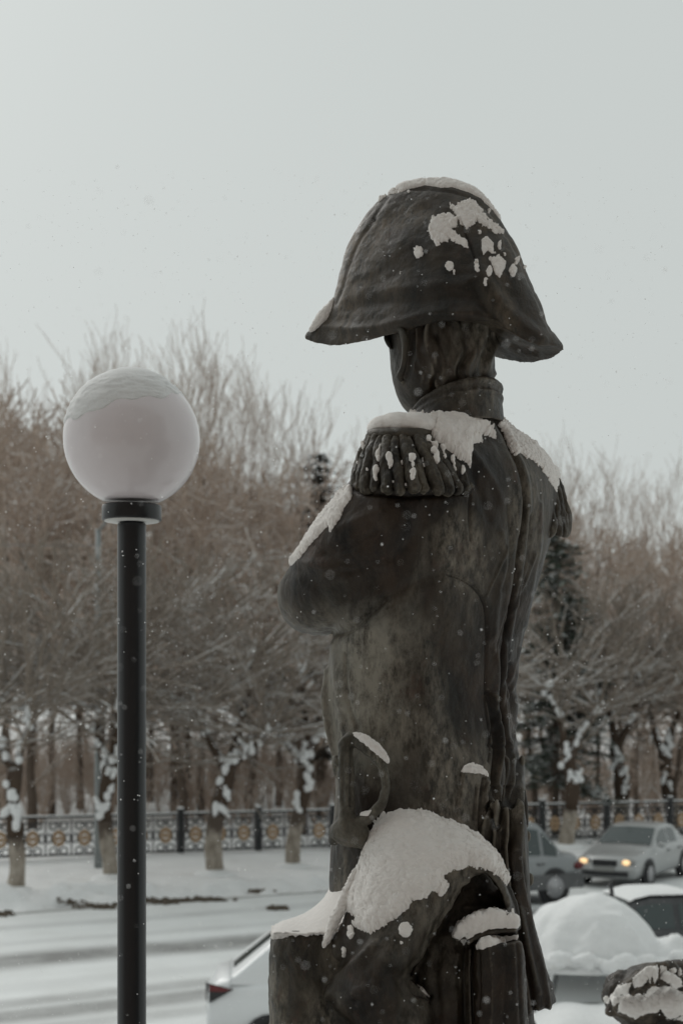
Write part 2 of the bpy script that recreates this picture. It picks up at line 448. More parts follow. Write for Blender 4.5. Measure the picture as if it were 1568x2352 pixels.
# body: coat, both arms, skirt of the coat
torso = loft([
    (925, 985, 1130, 10, 80, 0), (955, 972, 1152, 5, 100, .1), (985, 905, 1172, 0, 150, .3), (1010, 868, 1206, 0, 190, .45), (1040, 850, 1245, 0, 215, .52),
    (1080, 842, 1270, 0, 228, .54), (1130, 835, 1281, 0, 235, .54), (1200, 822, 1274, 0, 235, .5), (1300, 800, 1246, 0, 232, .45), (1400, 772, 1216, 0, 225, .4),
    (1470, 760, 1199, 0, 215, .36), (1550, 751, 1188, 0, 208, .35), (1620, 751, 1186, 0, 205, .35), (1690, 760, 1189, 0, 205, .35), (1750, 768, 1197, 0, 208, .35),
    (1830, 768, 1202, 0, 212, .35), (1920, 762, 1210, 0, 216, .35), (2030, 757, 1215, 0, 218, .35), (2150, 757, 1225, 0, 220, .35), (2300, 760, 1230, 0, 222, .3), (2420, 770, 1235, 0, 222, .3)], 96, 5)
legs = [path([(900, 2380, -40), (895, 2530, -30), (890, 2640, -30)], [95, 80, 72]), path([(1090, 2380, 60), (1090, 2530, 60), (1095, 2640, 60)], [95, 80, 72]),
        path([(890, 2655, -40), (830, 2665, 60)], [52, 40]), path([(1095, 2655, 50), (1040, 2665, 160)], [52, 40])]
arm = path([(955, 1095, -110), (900, 1190, -130), (815, 1290, -115), (750, 1352, -75), (716, 1374, -30), (740, 1385, 40), (830, 1365, 150), (950, 1345, 240), (1050, 1330, 280)],
           [108, 122, 116, 98, 79, 78, 80, 74, 60], 32, 7)
arm2 = path([(1185, 1120, 140), (1180, 1210, 190), (1140, 1320, 230), (1040, 1360, 290), (930, 1370, 280)], [72, 64, 60, 60, 56], 24, 6)
tail = loft([(1850, 1090, 1206, -60, 90, 0), (1950, 1095, 1213, -60, 95, 0), (2050, 1110, 1219, -60, 95, 0), (2120, 1120, 1228, -60, 95, 0), (2200, 1130, 1247, -60, 92, 0),
             (2270, 1140, 1264, -60, 88, 0, 2, -.2), (2330, 1150, 1279, -60, 80, 0, 2, -.45)], 40, 5)
lapel = path([(752, 1540, -80), (748, 1600, -90), (752, 1660, -95), (766, 1730, -100), (770, 1780, -100)], [10, 14, 12, 10, 8], 12, 4)
body = remesh([torso, arm, arm2, tail, lapel] + legs, .0038, 14, 'body')
c3l = lambda *p: conv(C3, p); c2l = lambda *p: conv(C2, p); c4l = lambda *p: conv(C4, p)
seam = [(1136, 962)] + c2l((1170, 240), (1215, 340), (1250, 450), (1258, 600), (1240, 750), (1220, 900), (1190, 1060), (1165, 1200)) + c3l((1145, 250), (1148, 450), (1165, 640), (1180, 760), (1165, 900), (1130, 1050)) + c4l((1100, 60), (1075, 220), (1060, 320))
ST = [
    (seam, 3.2, 13), ([(x + 9, y) for x, y in seam], 6, -6), ([(x - 12, y) for x, y in seam], 8, -4),
    (c2l((890, 905), (960, 930), (1030, 980), (1070, 1060), (1080, 1200)) + c3l((1075, 150), (1075, 350), (1080, 480), (1100, 640), (1090, 720)), 2.8, 6),
    ([(x + 9, y + 3) for x, y in c2l((960, 925), (1030, 970), (1075, 1060), (1088, 1200)) + c3l((1085, 350), (1095, 500), (1115, 640))], 9, -2.2),
    (c2l((1000, 470), (998, 600), (1003, 740)), 3, 4),
    (c2l((860, 900), (720, 950), (600, 1020), (520, 1090), (430, 1160), (350, 1185)), 13, 6), (c2l((600, 1020), (520, 1090), (430, 1160), (350, 1185)), 7, 7), (c2l((540, 990), (460, 1060), (370, 1120)), 16, -4), (c2l((300, 800), (420, 770), (560, 690)), 12, 5), (c2l((180, 880), (260, 960), (330, 1080)), 14, 4), (c2l((350, 680), (460, 640), (560, 600)), 12, -4), (c2l((330, 900), (460, 880), (600, 820)), 9, 4),
    (c2l((430, 490), (520, 510), (700, 520), (900, 510), (1000, 490)), 7, 8),
    (c2l((1000, 300), (1060, 380), (1120, 470), (1150, 560)), 9, -5), (c2l((1010, 400), (1050, 520), (1090, 640)), 8, 4),
    (c2l((1150, 700), (1165, 850), (1130, 1000), (1110, 1200)), 8, -6), (c2l((1180, 560), (1190, 700), (1180, 860), (1150, 980)), 5, 4),
    (c2l((1290, 620), (1280, 800), (1240, 1000), (1220, 1200)), 6, 5), (c2l((1340, 560), (1330, 760), (1290, 960), (1260, 1150)), 6, -5),
    (c3l((1110, 180), (1130, 300), (1110, 420)), 6, -5), (c3l((1170, 60), (1180, 200), (1175, 340), (1190, 500)), 4, 6),
    (c3l((1085, 390), (1110, 520), (1125, 660), (1110, 800), (1090, 940), (1060, 1100)), 4.5, 13), (c3l((1100, 400), (1128, 540), (1145, 660), (1128, 800), (1108, 940), (1080, 1100)), 6, -9),
    (c3l((1195, 250), (1200, 400), (1225, 560), (1238, 680), (1225, 800), (1212, 900), (1195, 1146)), 4.5, 13), (c3l((1210, 400), (1240, 640), (1248, 720), (1236, 900), (1215, 1146)), 6, -8),
    (c3l((1150, 500), (1178, 660), (1200, 720), (1190, 850), (1165, 1000), (1150, 1146)), 4.5, 12), (c3l((1190, 620), (1208, 740), (1200, 900), (1180, 1100)), 5, -7),
    (c3l((1055, 800), (1035, 960), (1030, 1100)), 4, 8), (c3l((1070, 820), (1052, 960), (1045, 1100)), 5, -7),
    (c4l((1045, 0), (1030, 150)), 4, 8),
    (c4l((1095, 0), (1085, 180), (1060, 310)), 4, 10), (c4l((1135, 0), (1120, 200), (1100, 330)), 4, 10), (c4l((1118, 0), (1105, 200), (1080, 310)), 5, -8),
    (c4l((1175, 0), (1155, 200), (1150, 340)), 4, 9), (c4l((1155, 0), (1140, 200), (1130, 320)), 5, -8),
    (c4l((1210, 0), (1205, 300), (1222, 450), (1245, 620), (1300, 900), (1330, 1100)), 4.5, 14), (c4l((1190, 100), (1188, 300), (1200, 450)), 5, -8),
    (c4l((1240, 0), (1245, 300), (1265, 480), (1300, 650), (1360, 880), (1385, 1020)), 6, -9), (c4l((1262, 100), (1268, 300), (1282, 470), (1325, 680), (1385, 900)), 3.5, 8),
    (c4l((1290, 560), (1330, 700), (1400, 940)), 5, -5), (c4l((1250, 560), (1290, 760), (1340, 960)), 6, -6),
    (c3l((400, 200), (400, 330), (420, 470), (460, 560)), 5, 6), (c3l((340, 160), (350, 300), (370, 460), (380, 560)), 8, -5),
    (c3l((1090, 640), (1160, 655), (1250, 700)), 4, 5),
    (c2l((150, 850), (280, 860), (400, 930)), 14, -4), (c2l((250, 760), (330, 820), (420, 850), (500, 840)), 7, 3), (c2l((200, 940), (330, 960), (430, 1000)), 10, 3),
    (c2l((560, 560), (640, 700), (620, 850)), 26, -6), (c2l((720, 560), (800, 720), (800, 860)), 26, 5),
    (c3l((560, 100), (560, 300), (600, 500)), 20, 5), (c3l((760, 60), (780, 300), (800, 520)), 24, -4),
]
for k in range(16):      # small creases where the coat is drawn in
    x = 1118 + (k * 37 % 78); y0 = 1250 + (k * 97 % 560)
    ST.append(([(x + (1790 - y0) * .08, y0), (x - 4 + (1790 - y0) * .05, y0 + 60), (x - 2, y0 + 120)], 2.5, 3 if k % 2 else -4))
RA = [(c3l((962, 775), (1000, 768), (1050, 772), (1085, 795), (1075, 900), (1040, 1020), (1000, 1150), (905, 1150), (925, 1000)), 9, 4)]
sculpt(body, ST, RA, [((70, 70, 160), 5, 1), ((16, 16, 40), 1.6, 5), ((6, 6, 9), .7, 8)])
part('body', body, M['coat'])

# buttons on the lapel and on the coat tails
bt = MB().ball((0, 0, 0), 1, 12).mesh('button')
for x, y, wd, r, s in ((752, 1572, -80, 11, 1), (750, 1608, -82, 11, 1), (755, 1644, -82, 11, 1), (761, 1682, -84, 10, 1), (771, 1752, -100, 12, 1), (1198, 1748, 50, 9, 1), (1211, 1921, -20, 9, 1), (1217, 2020, -20, 10, 1)):
    o = part('button', bt, M['bronze_grey']); o.location = P(x, y, wd); o.scale = (r * U * .8, r * U, r * U * 1.45)
for o in statue.children:
    if o.name.startswith('button'): o.matrix_parent_inverse = Matrix.Translation(-SL)
part('coat_flap', path([(1199, 1815, 40), (1203, 1850, 40), (1205, 1895, 40)], [7, 9, 8], 10), M['bronze'])

# head
hd = loft([(690, 892, 1134, 5, 120, 0), (740, 887, 1140, 0, 128, 0), (775, 889, 1139, 0, 128, 0), (810, 894, 1137, 0, 126, 0), (850, 897, 1133, 0, 122, 0), (885, 904, 1128, 5, 106, 0),
           (915, 914, 1118, 15, 88, 0), (938, 926, 1100, 25, 72, 0), (955, 945, 1090, 25, 62, 0), (1000, 985, 1100, 20, 60, 0)], 64, 6)
face = [ballm(955, 845, 105, 26, (1, 1.2, 1.6)), ballm(945, 800, 105, 34, (1, 1, .5)), ballm(955, 905, 95, 34, (1, 1, .8)), ballm(960, 872, 105, 18, (1.3, 1, .5))]
head = remesh([hd] + face, .0038, 3, 'head')
co = get_co(head); nn = get_n(head); q = lay(co)
wx = q[:, 0] + 10 * np.sin(q[:, 1] / 23 + q[:, 0] / 40) + 9 * vnoise(np.column_stack([q / 30, co[:, 1] * 20]), 4)
rd = np.sin(wx / 4.6) * .6 + np.sin(wx / 8.3 + 1.3 + q[:, 1] / 60) * .9
rd = rd * (0.55 + .45 * vnoise(np.column_stack([q[:, 0] / 25, q[:, 1] / 40, co[:, 1] * 15]), 11))
msk = np.clip((q[:, 0] - 935 + (q[:, 1] - 800) * -.35) / 14, 0, 1) * np.clip((965 - q[:, 1]) / 20, 0, 1) * (nn[:, 1] < .5)
jaw = np.clip((q[:, 1] - 860) / 60, 0, 1) * np.clip((1015 - q[:, 0]) / 30, 0, 1)
set_co(head, co + nn * ((rd * 10.0 * msk * (1 - jaw)) * U)[:, None])
sculpt(head, [([(945, 765), (945, 800), (938, 850), (930, 875)], 7, 7), ([(985, 800), (1000, 850), (1015, 890)], 3, 4), ([(1000, 770), (1020, 820), (1022, 860)], 4, 5), ([(1005, 860), (1003, 880), (1012, 895)], 4, -7)], (), [((14, 14, 22), 1.2, 3)])
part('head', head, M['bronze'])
part('ear', path([(917, 752, -98), (926, 768, -112), (931, 790, -120), (929, 820, -122), (925, 845, -118), (918, 864, -106), (924, 876, -104)], [6, 9, 9, 7, 7, 8, 5], 10, 4), M['bronze_grey'])
part('sideburn', path([(889, 760, -30), (888, 775, -40), (893, 790, -45), (898, 800, -45)], [5, 7, 6, 3], 10, 4), M['bronze_grey'])

# collar
def ring(cx, cy, hx, hw, sx, sw, n=72, wc=0): return [P(cx + hx * math.cos(t), cy + sx * math.cos(t) + sw * math.sin(t), wc + hw * math.sin(t)) for t in np.linspace(0, 2 * math.pi, n, endpoint=False)]
mb = MB(); rows = [ring(1040, 990, 118, 138, -16, 26), ring(1044, 958, 110, 132, -24, 36), ring(1048, 922, 99, 122, -30, 42), ring(1048, 919, 90, 112, -30, 40), ring(1042, 955, 96, 118, -24, 35), ring(1038, 990, 100, 118, -16, 25)]
mb.grid(rows + rows[:1], close=True)
pip = MB(); rr = ring(1048, 924, 99, 122, -30, 42); pip.tube(rr + rr[:2], 8 * U, 10, False); rr = ring(1047, 944, 105, 127, -27, 39); pip.tube(rr + rr[:2], 4.5 * U, 8, False)
cm = remesh([mb.mesh('c'), pip.mesh('p')], .003, 1, 'collar'); sculpt(cm, (), (), [((20, 20, 12), 1.8, 2), ((7, 7, 7), .7, 6)])
part('collar', cm, M['bronze'])

# hat
hs_ = [ # x, top, near bottom, far bottom, half thickness
    (702, 768, 779, 777, 5), (712, 759, 784, 780, 14), (728, 750, 790, 783, 24), (745, 738, 794, 784, 34), (758, 712, 796, 783, 42), (768, 676, 796, 781, 50), (778, 636, 796, 780, 57), (786, 600, 795, 779, 62),
    (800, 560, 793, 777, 72), (830, 509, 787, 772, 92), (868, 463, 776, 768, 112), (900, 441, 768, 766, 128), (940, 425, 757, 764, 142), (1000, 417, 744, 766, 152), (1050, 424, 738, 780, 152), (1100, 448, 738, 800, 146),
    (1130, 481, 740, 817, 138), (1165, 531, 757, 828, 122), (1190, 573, 772, 832, 108), (1215, 629, 783, 833, 92), (1240, 690, 789, 830, 72), (1262, 743, 794, 824, 50), (1282, 779, 798, 814, 28), (1294, 799, 801, 803, 5)]
arr = np.array(hs_, float); ts = np.linspace(0, len(arr) - 1, (len(arr) - 1) * 4 + 1); arr = cr(arr, ts); rings = []
for x, tp, nb, fb, ht_ in arr:
    wc = -(x - 1000) * .38 + 5; ht_ = max(ht_, 1.5); rg = []
    for side, bot in ((-1, nb), (1, fb)):
        col_ = []
        for h in np.linspace(0, 1, 22):
            hh = h ** .9; g = (1 - hh ** 1.9) ** .62 * .93 + .075 * (1 - hh) + .065
            if h < .12: g *= 1 - (1 - h / .12) ** 2 * .07
            y = bot + (tp - bot) * h; col_.append((x, y, wc + side * ht_ * g))
        rg.append(col_)
    under = []
    a, b = rg[1][0], rg[0][0]
    for k in np.linspace(0, 1, 9)[1:-1]:
        arch = math.sin(math.pi * k) * min(16, ht_ * .16); under.append((x, a[1] + (b[1] - a[1]) * k - arch, a[2] + (b[2] - a[2]) * k))
    ringp = rg[0] + rg[1][::-1] + under
    rings.append([P(*p) for p in ringp])
mb = MB(); mb.grid(rings, close=True); nR = len(rings[0]); mb.F.append(tuple(range(nR))[::-1]); mb.F.append(tuple(range((len(rings) - 1) * nR, len(rings) * nR)))
hat = remesh([mb.mesh('h')], .0034, 12, 'hat')
c1l = lambda *p: conv(C1, p)
sculpt(hat, [
    (c1l((905, 300), (930, 370), (960, 450), (985, 530)), 2.2, 7), (c1l((450, 300), (370, 420), (320, 540), (290, 650), (255, 740)), 4, 3), (c1l((520, 190), (470, 260), (450, 300)), 4, 3),
    (c1l((560, 150), (700, 135), (860, 150), (990, 200), (1080, 290), (1160, 400), (1230, 530), (1300, 700), (1380, 880)), 4, 5),
    (c1l((340, 760), (520, 720), (700, 720), (900, 700), (1020, 740), (1090, 830)), 14, 6), (c1l((380, 690), (540, 670), (760, 650), (950, 630)), 16, -4),
    (c1l((200, 860), (400, 870), (560, 840), (760, 790), (960, 790)), 10, -6), (c1l((1000, 560), (1080, 680), (1180, 800), (1330, 920)), 16, -7), (c1l((960, 640), (1040, 760), (1110, 850)), 10, 6),
    (c1l((520, 480), (620, 420), (760, 470)), 30, -5), (c1l((560, 300), (700, 250), (840, 280)), 20, 4), (c1l((1080, 900), (1180, 960), (1300, 990)), 8, 5),
], (), [((70, 70, 50), 4, 21), ((20, 20, 16), 1.1, 25), ((7, 7, 6), .5, 26)])
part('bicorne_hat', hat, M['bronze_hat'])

# epaulettes
def epaulette(cx, cy, wd, rt, rb, h, dt, db, n, D=D0, sk=0, seed=1):
    root = part('epaulette', remesh([epi_core(cx, cy, wd, rt, rb, h, dt, db, sk)], .004, 2, 'epaulette'), M['bronze_grey'])
    rnd = random.Random(seed)
    for k in range(n):
        t = 2 * math.pi * (k + rnd.uniform(-.18, .18)) / n; c, s = math.cos(t), math.sin(t); r0 = rnd.uniform(10, 15.5)
        pts = []
        for f in (0, .25, .5, .75, 1):
            rx = rt + (rb - rt) * f ** .8; rw = dt + (db - dt) * f ** .8; j = rnd.uniform(-2.5, 2.5)
            pts.append((cx + sk * f + (rx + 1) * c + j, cy + 14 + (h - 14) * f + s * -3 + (rnd.uniform(-3, 5) if f == 1 else 0), wd + (rw + 4) * s))
        me = remesh([path(pts, [r0 * .75, r0 * .95, r0 * 1.02, r0 * rnd.uniform(1.0, 1.3), r0 * 1.0], 10, 3)], .0028, 1, 'cord')
        sculpt(me, (), (), [((12, 12, 26), 4.5, k + 3), ((4, 4, 6), 1.0, k)])
        o = link('fringe_cord', me, M['bronze_grey'], root)
    return root
def epi_core(cx, cy, wd, rt, rb, h, dt, db, sk):
    mb = MB(); rows = []
    for f, rx, rw, y in ((0, .96, .96, -12), (0, 1.08, 1.08, -4), (0, 1.08, 1.08, 6), (0, .96, .96, 12), (.5, 1, 1, 0), (1, .97, .97, 0)):
        a = rt + (rb - rt) * f ** .8; b = dt + (db - dt) * f ** .8
        rows.append([P(cx + sk * f + a * rx * math.cos(t), cy + (y if f == 0 else h * f) - 3 * math.sin(t), wd + b * rw * math.sin(t)) for t in np.linspace(0, 2 * math.pi, 48, endpoint=False)])
    mb.grid(rows, close=True); mb.F.append(tuple(range(48))[::-1]); mb.F.append(tuple(range(5 * 48, 6 * 48))); return mb.mesh('core')
epa = epaulette(922, 992, -140, 74, 132, 126, 76, 138, 28, sk=24, seed=3)
epb = epaulette(1222, 1092, 150, 54, 70, 128, 60, 84, 24, sk=7, seed=5)

# sabre hilt against the left hip
c_h = lambda *p: [C for C in [(*CH(a, b), wd) for a, b, wd in p]]
hil = [path(c_h((560, 330, -215), (470, 420, -212), (460, 560, -212), (470, 800, -214), (470, 1000, -218), (480, 1200, -222), (480, 1400, -226), (470, 1560, -226)), [11, 16, 17, 17, 17, 17, 19, 24], 16, 4),
       path(c_h((540, 330, -205), (640, 430, -224), (740, 500, -236), (860, 600, -240), (950, 700, -243), (1000, 860, -246), (1015, 1020, -248), (990, 1180, -248), (940, 1300, -248), (850, 1400, -244), (740, 1480, -238), (640, 1540, -230)),
            [12, 12.5, 12, 11.5, 11, 9.5, 9.5, 10, 11, 12, 13, 13], 14, 4),
       path(c_h((300, 1770, -190), (380, 1660, -205), (520, 1620, -222), (640, 1700, -225), (700, 1790, -225)), [13, 24, 30, 26, 16], 16, 4),
       path(c_h((360, 1740, -200), (520, 1760, -215), (680, 1840, -220)), [13, 18, 10], 14, 4),
       path(c_h((330, 640, -160), (350, 690, -165), (370, 730, -165)), [8, 9, 7], 10, 3)]
hm_ = remesh(hil, .0032, 2, 'sabre_hilt')
sculpt(hm_, [(conv(CH, ((540, 500), (540, 900), (530, 1300))), 4, 6), (conv(CH, ((420, 600), (425, 1000), (420, 1300))), 4, 3)], (), [((14, 14, 26), 3.2, 14), ((6, 6, 6), 1.1, 15)])
part('sabre_hilt', hm_, bronze('hilt_bronze', (.03, .027, .02), (.12, .108, .085), (.30, .28, .23), .54, .45))

# cloak thrown over the stone beside the figure
def g4(rows): return [[(*C4(x, y), wd) for x, y, wd in r] for r in rows]
main_sheet = sheet(g4([
    [(620, 260, -170), (700, 230, -170), (800, 250, -170), (900, 290, -175), (1000, 330, -180), (1090, 400, -195), (1150, 470, -210)],
    [(592, 205, -205), (690, 150, -210), (800, 175, -215), (900, 208, -220), (1000, 250, -230), (1088, 320, -245), (1160, 415, -262)],
    [(525, 330, -240), (640, 300, -275), (760, 300, -290), (860, 310, -296), (950, 330, -300), (1040, 360, -300), (1110, 400, -290)],
    [(475, 465, -262), (590, 460, -318), (700, 450, -335), (800, 440, -340), (880, 430, -336), (950, 425, -325), (1010, 430, -300)],
    [(435, 600, -275), (540, 600, -340), (650, 590, -365), (750, 570, -368), (830, 560, -356), (900, 545, -335), (950, 540, -305)],
    [(365, 735, -280), (480, 740, -345), (590, 740, -385), (690, 720, -388), (770, 700, -372), (830, 670, -345), (880, 640, -310)],
    [(372, 850, -262), (470, 850, -360), (570, 850, -402), (650, 830, -404), (720, 810, -388), (770, 790, -360), (805, 775, -320)],
    [(340, 955, -285), (430, 960, -375), (540, 960, -402), (620, 950, -402), (680, 930, -388), (720, 905, -360), (745, 885, -320)],
    [(430, 1050, -280), (500, 1080, -355), (590, 1090, -388), (680, 1080, -392), (760, 1060, -380), (805, 1040, -352), (832, 985, -320)],
    [(540, 1180, -250), (600, 1200, -340), (660, 1210, -370), (730, 1210, -375), (790, 1200, -370), (850, 1200, -350), (900, 1200, -310)]]), 16, 6)
def ribbon(pts, wa, wb, th):
    pts = smooth_pts([C4(*p) for p in pts], 5); q = np.array(pts); t = np.gradient(q, axis=0); t /= np.linalg.norm(t, axis=1, keepdims=True); nrm = np.stack([-t[:, 1], t[:, 0]], 1)
    rows = []
    for (x, y), (nx, ny) in zip(q, nrm): rows.append([P(x - nx * th, y - ny * th, wa), P(x + nx * th, y + ny * th, wa), P(x + nx * th, y + ny * th, wb), P(x - nx * th, y - ny * th, wb)])
    mb = MB(); mb.grid(rows, close=True); L = len(rows); mb.F.append((3, 2, 1, 0)); mb.F.append(tuple(range((L - 1) * 4, L * 4))); return mb.mesh('rib')
wing = sheet(g4([
    [(1000, 330, -205), (1060, 370, -210), (1120, 430, -205), (1160, 500, -200), (1190, 600, -200), (1210, 680, -200)],
    [(1000, 262, -235), (1075, 300, -245), (1140, 370, -250), (1185, 455, -248), (1222, 560, -245), (1240, 660, -240)],
    [(985, 350, -300), (1050, 355, -305), (1110, 375, -305), (1160, 430, -300), (1200, 520, -292), (1225, 640, -280)],
    [(985, 400, -308), (1050, 398, -312), (1105, 405, -312), (1150, 450, -306), (1188, 530, -298), (1214, 640, -285)]]), 10, 6)
inner = sheet(g4([
    [(900, 300, -170), (1000, 330, -170), (1100, 400, -180), (1180, 500, -190)],
    [(860, 480, -190), (980, 470, -200), (1100, 490, -205), (1215, 570, -210)],
    [(820, 620, -215), (950, 640, -235), (1080, 640, -240), (1235, 650, -235)],
    [(740, 800, -235), (880, 810, -275), (980, 820, -270), (1240, 800, -250)],
    [(740, 1000, -250), (880, 1000, -290), (980, 1000, -275), (1200, 1000, -250)],
    [(740, 1260, -250), (880, 1260, -290), (980, 1260, -275), (1200, 1260, -250)]]), 16, 6)
pad1 = ribbon([(950, 700), (1000, 680), (1060, 655), (1120, 640), (1180, 635), (1238, 655)], -318, -215, 9)
pad2 = ribbon([(1005, 735), (1030, 705), (1100, 675), (1170, 668), (1238, 662)], -322, -215, 4)
def l4(rows): return [(C4(0, y)[1], C4(a, 0)[0], C4(b, 0)[0], wc, hw, de, ex, sl) for y, a, b, wc, hw, de, ex, sl in rows]
front = loft(l4([(722, 1062, 1256, -285, 45, 0, 4, -.12), (740, 1044, 1262, -288, 55, 0, 4, -.12), (850, 1036, 1280, -290, 60, 0, 3.4, -.05), (1000, 1040, 1285, -292, 62, 0, 3.4, 0), (1250, 1040, 1292, -292, 62, 0, 3.4, 0), (1600, 1040, 1300, -292, 62, 0, 3.4, 0)]), 56, 5)
cloak = remesh([main_sheet, wing, inner, pad1, pad2, front], .0038, 6, 'cloak')
sculpt(cloak, [
    (c4l((1010, 430), (950, 540), (880, 640), (800, 780), (745, 885)), 5, -6), (c4l((985, 470), (920, 570), (850, 680), (770, 800), (720, 880)), 8, 5),
    (c4l((760, 880), (770, 950), (830, 975)), 6, 10), (c4l((480, 1000), (430, 960), (380, 900)), 10, 6), (c4l((350, 860), (370, 900), (345, 960)), 6, 6),
    (c4l((520, 700), (450, 780), (370, 850)), 12, 8), (c4l((560, 740), (480, 830), (400, 890), (360, 960)), 12, -9), (c4l((420, 1010), (480, 1060), (560, 1120)), 12, -8), (c4l((400, 940), (520, 900), (640, 870)), 16, 7),
    (c4l((640, 1000), (600, 900), (660, 800)), 18, -7), (c4l((700, 1060), (720, 960), (690, 880)), 12, 8), (c4l((800, 560), (700, 680), (620, 800)), 14, -6), (c4l((900, 450), (820, 560), (760, 660)), 10, 5),
    (c4l((1020, 760), (1015, 900), (1020, 1099)), 6, -10), (c4l((1002, 740), (995, 900), (1000, 1099)), 5, 8), (c4l((960, 780), (950, 900), (955, 1099)), 9, -6),
    (c4l((1060, 760), (1062, 900), (1055, 1099)), 4, 5), (c4l((1110, 740), (1125, 900), (1118, 1099)), 6, -4), (c4l((1180, 740), (1190, 900), (1180, 1099)), 5, 4), (c4l((1240, 730), (1250, 900), (1262, 1099)), 4, 5),
    (c4l((880, 760), (860, 900), (880, 1050)), 12, 7), (c4l((1000, 560), (1100, 560), (1190, 580)), 8, -6), (c4l((960, 620), (1080, 600), (1200, 610)), 8, 6),
], (), [((50, 50, 60), 6, 31), ((16, 16, 30), 1.8, 33), ((6, 6, 8), .8, 34)])
part('cloak', cloak, M['bronze'])

# stone block the cloak lies on
rock = loft(l4([(662, 122, 640, -130, 130, 0, 5, 0), (680, 106, 650, -130, 145, 0, 4.4, 0), (720, 95, 655, -130, 152, 0, 4, 0), (850, 88, 660, -130, 155, 0, 4, 0), (1100, 90, 660, -130, 158, 0, 4, 0), (1400, 85, 660, -130, 160, 0, 4, 0), (1750, 80, 660, -130, 162, 0, 4, 0)]), 72, 6)
rk2 = loft(l4([(400, 470, 640, -60, 50, 0, 2.5, 0), (480, 420, 660, -70, 80, 0, 2.5, 0), (600, 330, 680, -80, 100, 0, 3, 0), (760, 260, 680, -80, 100, 0, 3, 0)]), 48, 6)
rk = remesh([rock, rk2], .005, 5, 'stone_block')
sculpt(rk, [(c4l((330, 900), (360, 1000), (350, 1099)), 10, 7), (c4l((150, 700), (170, 900), (140, 1099)), 16, 4)], (), [((60, 60, 80), 8, 41), ((14, 14, 30), 2.2, 43), ((5, 5, 7), .8, 44)])
part('stone_block', rk, M['bronze_grey'])
# pedestal
pb = MB(); x0, y0, z0 = P(980, 2680, 0)
pb.box((x0 - .1, 3.6, (TZ + z0) / 2 + .004), (1.35, 1.25, z0 - TZ)); pb.box((x0 - .1, 3.6, TZ + .06), (1.5, 1.4, .12))
ped = tag(pb.build('pedestal', mat('pedestal_granite', (.2, .19, .18), .5), smooth=False), 'low granite pedestal under the officer statue', 'pedestal')

# ------------------------------------------------------------------ snow shells lying on surfaces
def snow_shell(name, src, polys, thick, edge, label=None, cat='snow', kind=None, jit=4.0, up=.6, seed=1, subdiv=1, lump=.22, matn='snow', noback=.35, minz=-.9):
    co = get_co(src); nn = get_n(src); q = lay(co)
    sd = np.full(len(co), -1e9)
    for poly in polys: sd = np.maximum(sd, polysd(q, poly))
    sd = np.where((nn[:, 1] > noback) | (nn[:, 2] < minz), -50, sd)
    fi = [p.vertices[:] for p in src.polygons if all(sd[i] > -12 for i in p.vertices)]
    if not fi: return None
    used = sorted({i for f in fi for i in f}); mp = {a: i for i, a in enumerate(used)}
    me = mesh_from(name, co[used], [tuple(mp[i] for i in f) for f in fi])
    bm = bmesh.new(); bm.from_mesh(me)
    for _ in range(subdiv): bmesh.ops.subdivide_edges(bm, edges=bm.edges, cuts=1, use_grid_fill=True, smooth=0)
    bm.to_mesh(me); bm.free()
    co = get_co(me); nn = get_n(me); q = lay(co); sd = np.full(len(co), -1e9)
    for poly in polys: sd = np.maximum(sd, polysd(q, poly))
    pj = co / U
    sd = sd + jit * (fbm(pj / 6.0, 3, seed) + .35 * vnoise(pj / 3.0, seed + 6) + .6 * vnoise(pj / 22.0, seed + 5))
    sd = np.where((nn[:, 1] > noback + .05), np.minimum(sd, -1), sd)
    t = np.clip(sd / edge, 0, 1); prof = np.sqrt(np.maximum(1 - (1 - t) ** 2, 0))
    upf = .45 + .55 * np.clip(nn[:, 2], 0, 1)
    th = thick * prof * upf * (1 + (.3 + np.exp(-np.maximum(sd, 0) / 30)) * lump * 1.6 * fbm(pj / 9.0, 3, seed + 2) + lump * vnoise(pj / 30.0, seed + 3)) + (1.3 - 1.0 * np.clip(sd / 30, 0, 1)) * fbm(pj / 3.2, 2, seed + 8) * t + 2.2 * np.exp(-(sd / 10) ** 2) * vnoise(pj / 4.5, seed + 9)
    th = np.where(sd <= 0, -2.0, th)
    dr = nn + np.array([0, 0, up]); dr /= np.linalg.norm(dr, axis=1, keepdims=True)
    co2 = co + dr * (th * U)[:, None]
    keep = [p.vertices[:] for p in me.polygons if any(sd[i] > 0 for i in p.vertices)]
    if not keep: return None
    used = sorted({i for f in keep for i in f}); mp = {a: i for i, a in enumerate(used)}
    m2 = mesh_from(name, co2[used], [tuple(mp[i] for i in f) for f in keep])
    o = link(name, m2, M[matn]); tag(o, label, None if kind else cat, kind=kind); return o

